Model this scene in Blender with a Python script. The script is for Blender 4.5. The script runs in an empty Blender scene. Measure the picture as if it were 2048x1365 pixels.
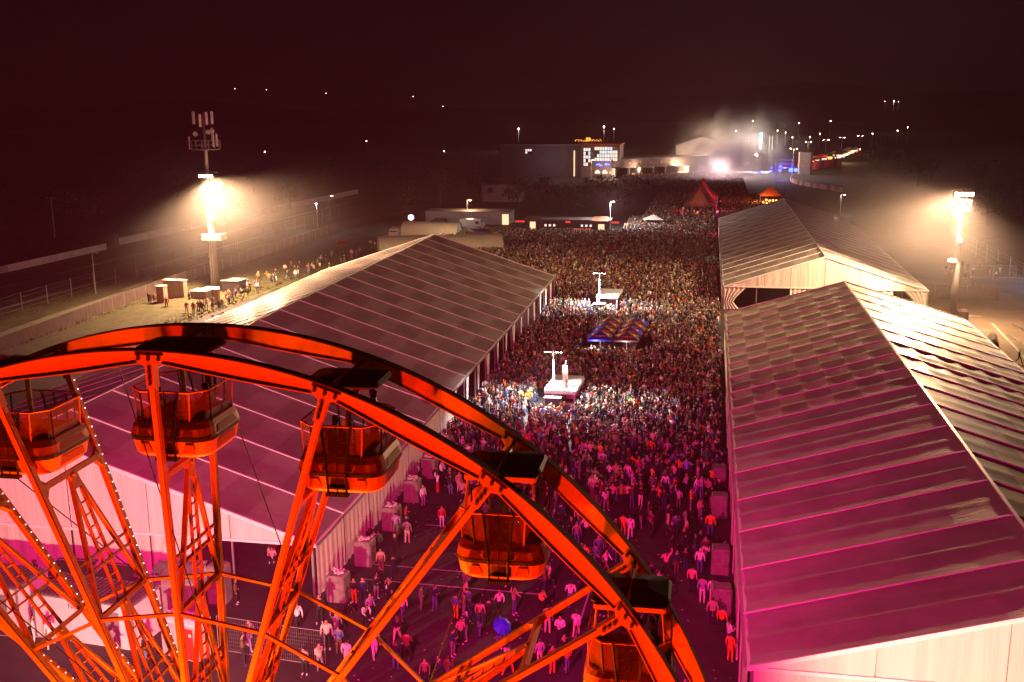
import bpy, bmesh, math, random
import numpy as np
from mathutils import Vector, Matrix
R_ = math.radians
rnd = random.Random(7)
nrs = np.random.RandomState(11)
C = bpy.context.scene.collection
scene = bpy.context.scene

# ------------------------------------------------------------------ camera
F_PX, PITCH, YAW, ROLL, CAM_H = 2104.3, R_(12.775), R_(10.619), R_(-0.528), 29.133
Fv = Vector((-math.sin(YAW)*math.cos(PITCH), math.cos(YAW)*math.cos(PITCH), -math.sin(PITCH)))
Rv0 = Vector((math.cos(YAW), math.sin(YAW), 0)); Uv0 = Rv0.cross(Fv)
Rv = Rv0*math.cos(ROLL)+Uv0*math.sin(ROLL); Uv = Uv0*math.cos(ROLL)-Rv0*math.sin(ROLL)
cam_d = bpy.data.cameras.new('camera'); cam = bpy.data.objects.new('camera', cam_d); C.objects.link(cam)
cam_d.sensor_width = 36; cam_d.lens = F_PX/2048*36; cam_d.clip_start = .5; cam_d.clip_end = 9000
m = Matrix.Identity(4)
for i in range(3):
    m[i][0] = Rv[i]; m[i][1] = Uv[i]; m[i][2] = -Fv[i]
m[2][3] = CAM_H
cam.matrix_world = m
scene.camera = cam

# ------------------------------------------------------------------ world and exposure
world = bpy.data.worlds.new('World'); scene.world = world; world.use_nodes = True
wn = world.node_tree; wn.nodes.clear()
wo = wn.nodes.new('ShaderNodeOutputWorld'); wb = wn.nodes.new('ShaderNodeBackground')
sky = wn.nodes.new('ShaderNodeTexSky'); sky.sky_type = 'NISHITA'; sky.sun_disc = False
sky.sun_elevation = R_(-7); sky.sun_rotation = R_(20)
tc = wn.nodes.new('ShaderNodeTexCoord'); sx = wn.nodes.new('ShaderNodeSeparateXYZ')
wr = wn.nodes.new('ShaderNodeValToRGB'); mx = wn.nodes.new('ShaderNodeMixRGB'); mx.blend_type = 'ADD'; mx.inputs[0].default_value = .02
wn.links.new(tc.outputs['Generated'], sx.inputs[0]); wn.links.new(sx.outputs['Z'], wr.inputs[0])
e = wr.color_ramp.elements
e[0].position = 0.0; e[0].color = (.0090, .0020, .0044, 1)
e[1].position = .28; e[1].color = (.0030, .0006, .0016, 1)
x_ = e.new(.09); x_.color = (.0058, .0011, .0027, 1)
x_ = e.new(.16); x_.color = (.0042, .0008, .0021, 1)
wn.links.new(wr.outputs[0], mx.inputs[1]); wn.links.new(sky.outputs[0], mx.inputs[2])
dp = wn.nodes.new('ShaderNodeVectorMath'); dp.operation = 'DOT_PRODUCT'; dp.inputs[1].default_value = (.13, .985, .11); wn.links.new(tc.outputs['Generated'], dp.inputs[0])
pw_ = wn.nodes.new('ShaderNodeMath'); pw_.operation = 'POWER'; pw_.inputs[1].default_value = 22; cl_ = wn.nodes.new('ShaderNodeMath'); cl_.operation = 'MAXIMUM'; cl_.inputs[1].default_value = 0
wn.links.new(dp.outputs['Value'], cl_.inputs[0]); wn.links.new(cl_.outputs[0], pw_.inputs[0])
gl_ = wn.nodes.new('ShaderNodeMixRGB'); gl_.blend_type = 'ADD'; gl_.inputs[2].default_value = (.012, .0042, .0062, 1); wn.links.new(pw_.outputs[0], gl_.inputs[0]); wn.links.new(mx.outputs[0], gl_.inputs[1])
wn.links.new(gl_.outputs[0], wb.inputs[0]); wb.inputs[1].default_value = .45
wn.links.new(wb.outputs[0], wo.inputs[0])
scene.view_settings.view_transform = 'Standard'; scene.view_settings.look = 'None'
scene.view_settings.exposure = 0.0; scene.view_settings.gamma = 1.0
scene.cycles.use_denoising = True
scene.cycles.max_bounces = 4; scene.cycles.diffuse_bounces = 1; scene.cycles.glossy_bounces = 2
scene.cycles.transmission_bounces = 3; scene.cycles.volume_bounces = 0; scene.cycles.transparent_max_bounces = 10
scene.cycles.sample_clamp_indirect = 3; scene.cycles.caustics_reflective = False; scene.cycles.caustics_refractive = False
scene.cycles.volume_step_rate = 1.0; scene.cycles.volume_max_steps = 64

# ------------------------------------------------------------------ helpers
def G(x, y, z=0.0):
    "the place at height z that the survey ray through (x, y) meets"
    d = Fv + Rv*((x-1024)/F_PX) - Uv*((y-682.5)/F_PX)
    return Vector((0, 0, CAM_H)) + d*((z-CAM_H)/d.z)

def tag(o, label=None, cat=None, group=None, kind=None):
    if label: o['label'] = label
    if cat: o['category'] = cat
    if group: o['group'] = group
    if kind: o['kind'] = kind
    return o

def thing(name, label, cat, loc=(0, 0, 0), rz=0.0, group=None):
    o = bpy.data.objects.new(name, None); C.objects.link(o)
    o.location = loc; o.rotation_euler = (0, 0, rz); o.empty_display_size = .3
    return tag(o, label, cat, group)

def place(name, me, parent=None, loc=None, rz=None):
    o = bpy.data.objects.new(name, me); C.objects.link(o)
    if parent: o.parent = parent
    if loc is not None: o.location = loc
    if rz is not None: o.rotation_euler = (0, 0, rz)
    return o

def copy_tree(o, parent=None):
    c = o.copy(); C.objects.link(c); c.parent = parent
    for ch in [x for x in KIDS.get(o.name, [])]:
        copy_tree(ch, c)
    return c
KIDS = {}
def note_kids(o):
    KIDS[o.name] = list(o.children)
    for c in o.children: note_kids(c)

class MB:
    def __init__(s): s.v = []; s.f = []; s.m = []; s.uv = None
    def add(s, vs, fs, mi=0):
        n = len(s.v); s.v += [tuple(v) for v in vs]; s.f += [tuple(i+n for i in f) for f in fs]; s.m += [mi]*len(fs); return s
    def box(s, c, d, rz=0.0, mi=0, M=None):
        c = Vector(c); hx, hy, hz = d[0]/2, d[1]/2, d[2]/2
        vs = []
        for sx_ in (-1, 1):
            for sy in (-1, 1):
                for sz in (-1, 1):
                    p = Vector((sx_*hx, sy*hy, sz*hz))
                    if M is not None: p = M @ p
                    elif rz: p = Vector((p.x*math.cos(rz)-p.y*math.sin(rz), p.x*math.sin(rz)+p.y*math.cos(rz), p.z))
                    vs.append(c+p)
        return s.add(vs, [(0, 1, 3, 2), (4, 6, 7, 5), (0, 4, 5, 1), (2, 3, 7, 6), (0, 2, 6, 4), (1, 5, 7, 3)], mi)
    def cbox(s, c, d, b=.05, mi=0):
        "box with chamfered vertical and top edges"
        cx, cy, cz = c; hx, hy, hz = d[0]/2, d[1]/2, d[2]/2
        ring = [(-hx+b, -hy), (hx-b, -hy), (hx, -hy+b), (hx, hy-b), (hx-b, hy), (-hx+b, hy), (-hx, hy-b), (-hx, -hy+b)]
        vs = [(cx+x, cy+y, cz-hz) for x, y in ring]+[(cx+x, cy+y, cz+hz-b) for x, y in ring]+[(cx+x*(1-b/hx), cy+y*(1-b/hy), cz+hz) for x, y in ring]
        fs = [tuple(range(7, -1, -1)), tuple(range(16, 24))]
        for k in (0, 8):
            for i in range(8): fs.append((k+i, k+(i+1) % 8, k+8+(i+1) % 8, k+8+i))
        return s.add(vs, fs, mi)
    def beam(s, a, b, w, h=None, up=(0, 0, 1), mi=0, w2=None, h2=None):
        a = Vector(a); b = Vector(b); h = w if h is None else h
        w2 = w if w2 is None else w2; h2 = h if h2 is None else h2
        d = (b-a).normalized(); u = Vector(up)
        if abs(d.dot(u)) > .98: u = Vector((0, 1, 0))
        x = d.cross(u).normalized(); y = x.cross(d)
        vs = []
        for p, ww, hh in ((a, w, h), (b, w2, h2)):
            for sx_, sy in ((-1, -1), (1, -1), (1, 1), (-1, 1)): vs.append(p+x*(sx_*ww/2)+y*(sy*hh/2))
        return s.add(vs, [(3, 2, 1, 0), (4, 5, 6, 7), (0, 1, 5, 4), (1, 2, 6, 5), (2, 3, 7, 6), (3, 0, 4, 7)], mi)
    def tube(s, a, b, r, r2=None, n=8, mi=0, caps=True):
        a = Vector(a); b = Vector(b); r2 = r if r2 is None else r2
        d = (b-a).normalized(); u = Vector((0, 0, 1)) if abs(d.z) < .9 else Vector((1, 0, 0))
        x = d.cross(u).normalized(); y = x.cross(d)
        vs = []
        for p, rr in ((a, r), (b, r2)):
            for i in range(n):
                t = 2*math.pi*i/n; vs.append(p+x*(rr*math.cos(t))+y*(rr*math.sin(t)))
        fs = [(i, (i+1) % n, n+(i+1) % n, n+i) for i in range(n)]
        if caps: fs += [tuple(range(n-1, -1, -1)), tuple(range(n, 2*n))]
        return s.add(vs, fs, mi)
    def lathe(s, c, prof, n=12, mi=0):
        c = Vector(c); vs = []; fs = []
        for r, z in prof:
            for i in range(n):
                t = 2*math.pi*i/n; vs.append((c.x+r*math.cos(t), c.y+r*math.sin(t), c.z+z))
        for k in range(len(prof)-1):
            for i in range(n): fs.append((k*n+i, k*n+(i+1) % n, (k+1)*n+(i+1) % n, (k+1)*n+i))
        fs.append(tuple(range(n-1, -1, -1))); fs.append(tuple(range((len(prof)-1)*n, len(prof)*n)))
        return s.add(vs, fs, mi)
    def sphere(s, c, r, n=10, k=6, mi=0, sz=1):
        return s.lathe(c, [(max(.001, r*math.sin(math.pi*i/k)), -r*sz*math.cos(math.pi*i/k)) for i in range(k+1)], n, mi)
    def quad(s, a, b, c, d, mi=0): return s.add([a, b, c, d], [(0, 1, 2, 3)], mi)
    def poly(s, pts, z0, z1, mi=0):
        n = len(pts); vs = [(x, y, z0) for x, y in pts]+[(x, y, z1) for x, y in pts]
        fs = [tuple(range(n-1, -1, -1)), tuple(range(n, 2*n))]+[(i, (i+1) % n, n+(i+1) % n, n+i) for i in range(n)]
        return s.add(vs, fs, mi)
    def grid(s, fn, nu, nv, mi=0, both=False):
        vs = [fn(i/nu, j/nv) for j in range(nv+1) for i in range(nu+1)]
        fs = [(j*(nu+1)+i, j*(nu+1)+i+1, (j+1)*(nu+1)+i+1, (j+1)*(nu+1)+i) for j in range(nv) for i in range(nu)]
        if s.uv is None: s.uv = []
        for f in fs:
            for q in f: s.uv.append(((q % (nu+1))/nu, (q//(nu+1))/nv))
        return s.add(vs, fs, mi)
    def mesh(s, name, mats, smooth=False):
        me = bpy.data.meshes.new(name); me.from_pydata(s.v, [], s.f)
        for mt in (mats if isinstance(mats, (list, tuple)) else [mats]): me.materials.append(mt)
        if any(s.m): me.polygons.foreach_set('material_index', s.m)
        if s.uv and len(s.uv) == len(me.loops):
            ul = me.uv_layers.new(name='UVMap'); ul.data.foreach_set('uv', [c for p in s.uv for c in p])
        if smooth: me.polygons.foreach_set('use_smooth', [True]*len(me.polygons))
        me.update(); return me
    def build(s, name, mats, parent=None, smooth=False, loc=None):
        return place(name, s.mesh(name, mats, smooth), parent, loc)

# ------------------------------------------------------------------ materials
def mat(name, col, rough=.6, metal=0.0, noise=0.0, nscale=3.0, bump=0.0, bscale=20.0, spec=.5, emit=None, estr=0.0, alpha=None, stretch=None, coat=0):
    mt = bpy.data.materials.new(name); mt.use_nodes = True; nt = mt.node_tree; b = nt.nodes['Principled BSDF']
    b.inputs['Base Color'].default_value = (*col, 1); b.inputs['Roughness'].default_value = rough; b.inputs['Metallic'].default_value = metal
    b.inputs['Specular IOR Level'].default_value = spec
    if coat: b.inputs['Coat Weight'].default_value = coat
    if emit: b.inputs['Emission Color'].default_value = (*emit, 1); b.inputs['Emission Strength'].default_value = estr
    if alpha is not None: b.inputs['Alpha'].default_value = alpha
    if noise or bump:
        t = nt.nodes.new('ShaderNodeTexCoord'); src = t.outputs['Object']
        if stretch:
            mp = nt.nodes.new('ShaderNodeMapping'); mp.inputs['Scale'].default_value = stretch; nt.links.new(src, mp.inputs[0]); src = mp.outputs[0]
    if noise:
        n = nt.nodes.new('ShaderNodeTexNoise'); n.inputs['Scale'].default_value = nscale; n.inputs['Detail'].default_value = 6; n.inputs['Roughness'].default_value = .62
        r = nt.nodes.new('ShaderNodeValToRGB'); r.color_ramp.elements[0].position = .3; r.color_ramp.elements[1].position = .72
        r.color_ramp.elements[0].color = (*[c*(1-noise) for c in col], 1); r.color_ramp.elements[1].color = (*[min(1, c*(1+noise)) for c in col], 1)
        nt.links.new(src, n.inputs['Vector']); nt.links.new(n.outputs['Fac'], r.inputs[0]); nt.links.new(r.outputs[0], b.inputs['Base Color'])
    if bump:
        n2 = nt.nodes.new('ShaderNodeTexNoise'); n2.inputs['Scale'].default_value = bscale; n2.inputs['Detail'].default_value = 5
        bp = nt.nodes.new('ShaderNodeBump'); bp.inputs['Strength'].default_value = min(1, bump); bp.inputs['Distance'].default_value = .05*max(1, bump)
        nt.links.new(src, n2.inputs['Vector']); nt.links.new(n2.outputs['Fac'], bp.inputs['Height']); nt.links.new(bp.outputs[0], b.inputs['Normal'])
    return mt

def emis(name, col, s): return mat(name, (.02, .02, .02), emit=col, estr=s)

def fabric(name, col, cells, amt, rough, wr=.25, wscale=(1, 1, 1), vy=2):
    "tent skin: alternate woven fields of two tones, grime and stretched wrinkles"
    mt = bpy.data.materials.new(name); mt.use_nodes = True; nt = mt.node_tree; b = nt.nodes['Principled BSDF']; L = nt.links
    uv = nt.nodes.new('ShaderNodeUVMap'); mp = nt.nodes.new('ShaderNodeMapping'); mp.inputs['Scale'].default_value = (cells, vy, 1)
    ck = nt.nodes.new('ShaderNodeTexChecker'); ck.inputs['Scale'].default_value = 1.0
    mp.inputs['Location'].default_value = (.001, .001, .5)
    ck.inputs['Color1'].default_value = (*col, 1); ck.inputs['Color2'].default_value = (*[c*(1-amt) for c in col], 1)
    L.new(uv.outputs[0], mp.inputs[0]); L.new(mp.outputs[0], ck.inputs[0])
    t = nt.nodes.new('ShaderNodeTexCoord')
    n = nt.nodes.new('ShaderNodeTexNoise'); n.inputs['Scale'].default_value = .5; n.inputs['Detail'].default_value = 7; n.inputs['Roughness'].default_value = .65
    r = nt.nodes.new('ShaderNodeValToRGB'); r.color_ramp.elements[0].position = .3; r.color_ramp.elements[0].color = (.74, .72, .70, 1); r.color_ramp.elements[1].position = .62; r.color_ramp.elements[1].color = (1, 1, 1, 1)
    mu = nt.nodes.new('ShaderNodeMixRGB'); mu.blend_type = 'MULTIPLY'; mu.inputs[0].default_value = 1
    L.new(t.outputs['Object'], n.inputs[0]); L.new(n.outputs[0], r.inputs[0]); L.new(ck.outputs[0], mu.inputs[1]); L.new(r.outputs[0], mu.inputs[2]); L.new(mu.outputs[0], b.inputs['Base Color'])
    mp2 = nt.nodes.new('ShaderNodeMapping'); mp2.inputs['Scale'].default_value = wscale
    n2 = nt.nodes.new('ShaderNodeTexNoise'); n2.inputs['Scale'].default_value = 1.6; n2.inputs['Detail'].default_value = 4; n2.inputs['Distortion'].default_value = .6
    bp = nt.nodes.new('ShaderNodeBump'); bp.inputs['Strength'].default_value = wr; bp.inputs['Distance'].default_value = .15
    L.new(t.outputs['Object'], mp2.inputs[0]); L.new(mp2.outputs[0], n2.inputs[0]); L.new(n2.outputs[0], bp.inputs['Height']); L.new(bp.outputs[0], b.inputs['Normal'])
    b.inputs['Roughness'].default_value = rough
    rr = nt.nodes.new('ShaderNodeMapRange'); rr.inputs['To Min'].default_value = rough; rr.inputs['To Max'].default_value = rough+.18
    L.new(ck.outputs['Fac'], rr.inputs['Value']); L.new(rr.outputs[0], b.inputs['Roughness'])
    return mt

M = dict(
    asphalt=mat('asphalt', (.050, .047, .050), .85, noise=.45, nscale=.35, bump=.5, bscale=30),
    paver=mat('square_tarmac', (.042, .037, .040), .8, noise=.5, nscale=.22, bump=.5, bscale=25),
    track=mat('track_surface', (.17, .15, .125), .85, noise=.22, nscale=.3, bump=.4, bscale=12, stretch=(1, .15, 1)),
    sandy=mat('sandy_ground', (.15, .11, .075), .9, noise=.25, nscale=.25, bump=.5, bscale=9),
    grass=mat('grass', (.060, .058, .022), .9, noise=.6, nscale=.9, bump=1, bscale=6),
    dgrass=mat('rough_grass', (.05, .05, .022), .95, noise=.6, nscale=.35, bump=1, bscale=4),
    paint=mat('line_paint', (.5, .5, .5), .7, noise=.35, nscale=4),
    steel=mat('wheel_paint', (.82, .20, .045), .55, noise=.16, nscale=5, spec=.22),
    steel_shaded=mat('wheel_paint_shaded', (.16, .035, .02), .85, spec=.08),  # wheel paint darkened to stand in for the unlit rim top
    bolt=mat('bolt_steel', (.12, .10, .09), .4, metal=.6),
    tub=mat('gondola_shell', (.72, .17, .06), .50, noise=.10, nscale=4, spec=.25),
    tubdark=mat('gondola_inset', (.34, .045, .02), .6, spec=.15),
    trim=mat('gondola_trim', (.06, .05, .05), .25, metal=.4),
    chrome=mat('chrome_strip', (.16, .13, .13), .3, metal=.8),
    roofd=mat('gondola_roof', (.040, .012, .016), .6, noise=.2, nscale=3, spec=.2),
    glass=mat('tinted_glass', (.62, .16, .18), .12, alpha=.30, spec=.8),
    doorg=mat('tinted_door', (.10, .03, .035), .15, alpha=.50, spec=.7),
    seat=mat('seat_vinyl', (.20, .03, .02), .5),
    white=mat('white_paint', (.72, .70, .68), .5, noise=.08, nscale=2),
    alu=mat('aluminium', (.55, .53, .52), .35, metal=.7),
    fabA=fabric('marquee_roof_a', (.36, .32, .31), 8, .22, .42, .16, (.35, 2.2, 1)),
    fabB=fabric('marquee_roof_b', (.66, .60, .53), 7, .32, .44, .16, (.25, 2.2, 1), vy=4),
    fabB2=fabric('marquee_roof_b_smooth', (.50, .46, .43), 5, .05, .58, .22, (.12, 5.0, 1)),
    fabC=fabric('marquee_roof_c', (.60, .56, .52), 7, .22, .38, .12, (.3, 2.5, 1)),
    keder=mat('rafter_cover', (.88, .86, .84), .4),
    wall=mat('marquee_wall', (.74, .68, .60), .65, noise=.12, nscale=.8, bump=.9, bscale=2.4, stretch=(2.5, 2.5, .12)),
    black=mat('black_plastic', (.015, .015, .017), .5), dark=mat('dark_metal', (.06, .05, .055), .6, noise=.3),
    conc=mat('concrete', (.30, .28, .26), .85, noise=.25, nscale=2, bump=.5, bscale=14),
    wrap=mat('wrapped_block', (.24, .20, .19), .55, noise=.3, nscale=2.5, bump=.8, bscale=5),
    galv=mat('galvanised', (.38, .36, .35), .5, metal=.5, noise=.2),
    woodd=mat('fence_cloth', (.075, .05, .045), .85, noise=.4, nscale=1.2, bump=.6, bscale=6),
    brickw=mat('render_wall', (.30, .25, .24), .9, noise=.2, nscale=.6), roof=mat('roof_sheet', (.20, .17, .17), .6, noise=.25, nscale=1),
    bldg=mat('office_cladding', (.12, .09, .09), .7, noise=.15, nscale=.3), redp=mat('red_paint', (.45, .03, .02), .5),
    red=mat('red_fabric', (.55, .04, .04), .6), pag=mat('pagoda_fabric', (.34, .14, .10), .6, noise=.2, nscale=.7),
    blue=mat('blue_cloth', (.02, .05, .85), .6), silver=mat('silver_cloth', (.20, .13, .17), .5), orange=mat('orange_print', (.95, .22, .03), .6), yellow=mat('yellow_print', (.95, .65, .08), .6),
    leaf=mat('leaves', (.035, .045, .020), .85, noise=.5, nscale=.6), trunk=mat('bark', (.05, .035, .03), .9, noise=.3, bump=.6),
    hill=mat('hill_ground', (.02, .018, .012), 1, noise=.5, nscale=.01),
    carw=mat('white_car_paint', (.65, .63, .62), .3, coat=.5), tyre=mat('tyre_rubber', (.02, .02, .02), .8), carg=mat('car_glass', (.03, .03, .04), .1),
    lampw=emis('lamp_white', (1, .93, .85), 60), lampo=emis('lamp_warm', (1, .72, .42), 60), lampc=emis('lamp_cool', (.80, .88, 1), 60),
    led=emis('led_white', (.95, .7, .9), 5), far_w=emis('far_lamp', (1, .75, .5), 120), winw=emis('lit_window', (1, .80, .68), 1.3), winb=emis('lit_window_cool', (.75, .85, 1), 1.1),
    blueem=emis('blue_light', (.03, .05, 1), 16), green=emis('green_neon', (.05, .95, .65), 11), redem=emis('red_letter', (1, .06, .03), 2.4), warmwall=emis('lit_interior', (1, .62, .33), 1.6),
    orgem=emis('orange_light', (1, .30, .06), 7), screen=emis('screen', (.45, .85, 1), 9), balloon=emis('balloon_light', (1, .82, .9), 2.4), magem=emis('magenta_light', (1, .05, .25), 4), yelem=emis('yellow_panel', (1, .55, .04), 1.4),
)
M['far_d'] = emis('hill_lamp', (1, .70, .50), 22)
M['fairy'] = emis('fairy', (1, .75, .45), 7)

def text_mesh(txt, size, mt, depth=.02):
    cu = bpy.data.curves.new('sign_text', 'FONT'); cu.body = txt; cu.size = size; cu.extrude = depth; cu.align_x = 'CENTER'; cu.align_y = 'CENTER'
    o = bpy.data.objects.new('sign_text', cu); C.objects.link(o)
    dg = bpy.context.evaluated_depsgraph_get(); me = bpy.data.meshes.new_from_object(o.evaluated_get(dg)); bpy.data.objects.remove(o)
    me.materials.clear(); me.materials.append(mt); return me

def lamp(name, kind, loc, energy, col, parent=None, size=.3, cone=120, blend=.6, target=None):
    d = bpy.data.lights.new(name, kind); d.energy = energy; d.color = col
    if kind in ('POINT', 'SPOT'): d.shadow_soft_size = size
    if kind == 'SPOT': d.spot_size = R_(cone); d.spot_blend = blend
    o = bpy.data.objects.new(name, d); C.objects.link(o); o.location = loc
    if target is not None: o.rotation_euler = (Vector(target)-Vector(loc)).to_track_quat('-Z', 'Y').to_euler()
    return o

WARM = (1, .60, .31); PEACH = (1, .60, .40); MAG = (1, .015, .24); ORG = (1, .060, .003)
exec_after = []

# ================================================================== setting
g = MB(); g.quad((-3500, -400, -.02), (3500, -400, -.02), (3500, 6000, -.02), (-3500, 6000, -.02)); tag(g.build('ground', M['dgrass']), kind='structure')
def sheet(name, pts, z, mt):
    n = len(pts); s = MB().add([(x, y, z) for x, y in pts], [tuple(range(n))]); return tag(s.build(name, mt), kind='structure')
def px(*pts): return [tuple(G(x, y).xy) for x, y in pts]
sheet('square', [(-75, 5), (60, 5), (60, 150), (24, 262), (30, 520), (-60, 520), (-25, 300), (-60, 245), (-75, 225)], .0, M['paver'])
sheet('side_yard', [(28.6, 60), (60, 60), (60, 150), (33, 185), (28.6, 185)], .006, M['sandy'])
track = [(-92, 60), (-84.3, 60), (-84.0, 130), (-86.4, 160), (-86.5, 190), (-85.5, 240), (-80, 300), (-88, 300), (-92.5, 240), (-94.2, 190), (-93.8, 160), (-91.5, 118)]
sheet('service_road', track, .012, M['track'])
sheet('race_track', [(-119, 60), (-104, 60), (-101, 150), (-97, 230), (-92, 330), (-104, 335), (-112, 230), (-118, 150)], .006, M['asphalt'])
for a, b in (((-108.5, 60), (-100, 330)), ((-113.5, 60), (-105, 330))):
    pass
l1 = MB()
l1.beam((-117.5, 100, .02), (-106, 325, .02), .25, .01); l1.beam((-104.2, 80, .02), (-98.5, 250, .02), .2, .01)
tag(l1.build('track_line', M['paint']), kind='structure')
# grassy bank between service road and the marquee
def bank(u, v):
    y = 108+v*140; xl = -85.2-1.5*math.sin(v*3); xr = -72.5+u*0
    x = xl+(xr+6*math.sin(v*2.2)-xl)*u
    return (x, y, .03+1.1*math.sin(math.pi*min(1, u*1.0))*.55+.08*math.sin(x*3+y*1.7))
b = MB().grid(bank, 14, 70); tag(b.build('grass_bank', M['grass'], smooth=True), kind='structure')
tag(MB().grid(lambda u, v: (-99.5+u*7.2, 60+v*230, .025+.12*math.sin(v*60+u*5)*math.sin(math.pi*u)), 6, 80).build('verge', M['dgrass'], smooth=True), kind='structure')
# tufts on the bank and verge
gv = []; gf = []
for i in range(14000):
    if i < 11000: y = rnd.uniform(108, 247); x = rnd.uniform(-84.5, -69)
    else: y = rnd.uniform(90, 240); x = rnd.uniform(-99, -95)
    z = .35 if x > -86 else .05
    h = rnd.uniform(.06, .22); a = rnd.uniform(0, 6.28); w = rnd.uniform(.04, .12); n = len(gv)
    gv += [(x-w*math.cos(a), y-w*math.sin(a), z-.2), (x+w*math.cos(a), y+w*math.sin(a), z-.2), (x+rnd.uniform(-.2, .2), y+rnd.uniform(-.2, .2), z+h)]; gf.append((n, n+1, n+2))
gm = bpy.data.meshes.new('grass_tufts'); gm.from_pydata(gv, [], gf); gm.materials.append(M['grass'])
tag(place('grass_tufts', gm), 'rough grass tufts growing on the bank beside the service road', 'grass', kind='stuff')
# parking lines on the square
pl = MB()
for (x1, y1, x2, y2) in ((735, 1128, 1110, 1160), (720, 1158, 1090, 1190), (1330, 1165, 1210, 1340), (1120, 960, 1090, 1120), (1215, 940, 1190, 1060), (850, 1050, 1100, 1065), (1130, 1340, 1180, 1180)):
    a = G(x1, y1); b_ = G(x2, y2); pl.beam((a.x, a.y, .006), (b_.x, b_.y, .006), .11, .008)
for k in range(12):
    y = 28+k*5.0; pl.beam((-40, y, .006), (-33, y+.6, .006), .1, .008)
tag(pl.build('parking_line', M['paint']), kind='structure')
lt = MB()
for i in range(380):
    x, y = rnd.uniform(-21, 2), 45+45*rnd.random(); a = rnd.uniform(0, 3); s_ = rnd.uniform(.02, .06)
    if rnd.random() < .5: lt.tube((x, y, .05), (x+s_*math.cos(a)*1.6, y+s_*math.sin(a)*1.6, .05), .035, .028, n=5)
    else: lt.beam((x, y, .02), (x+s_*2*math.cos(a), y+s_*2*math.sin(a), .035), s_*1.4, .008)
tag(lt.build('litter', mat('litter_paper', (.55, .5, .5), .7)), 'cups and paper scraps littering the open tarmac', 'litter', kind='stuff')
# hills far off
def hill(u, v):
    a = R_(-62+u*104); r = 1500+v*1900
    hgt = (38+22*math.sin(u*9+1)+16*math.sin(u*23)+7*math.sin(u*61))*math.sin(math.pi*v)**.7
    return (r*math.sin(a), r*math.cos(a), -2+max(0, hgt))
tag(MB().grid(hill, 60, 8).build('hills', M['hill'], smooth=True), kind='structure')
def hill2(u, v):
    a = R_(7+u*30); r = 300+v*420
    hgt = (4+20*u)*math.sin(math.pi*min(1, v*.9+.05))*min(1, u*4)
    return (r*math.sin(a), r*math.cos(a), -.5+hgt)
tag(MB().grid(hill2, 30, 14).build('terrain', M['dgrass'], smooth=True), kind='structure')

def NUM(i):
    a = ['one', 'two', 'three', 'four', 'five', 'six', 'seven', 'eight', 'nine', 'ten', 'eleven', 'twelve', 'thirteen', 'fourteen', 'fifteen', 'sixteen', 'seventeen', 'eighteen', 'nineteen', 'twenty']
    return a[i] if i < 20 else ('twenty-' if i < 29 else 'thirty-')+a[(i-20) % 10]

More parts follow.
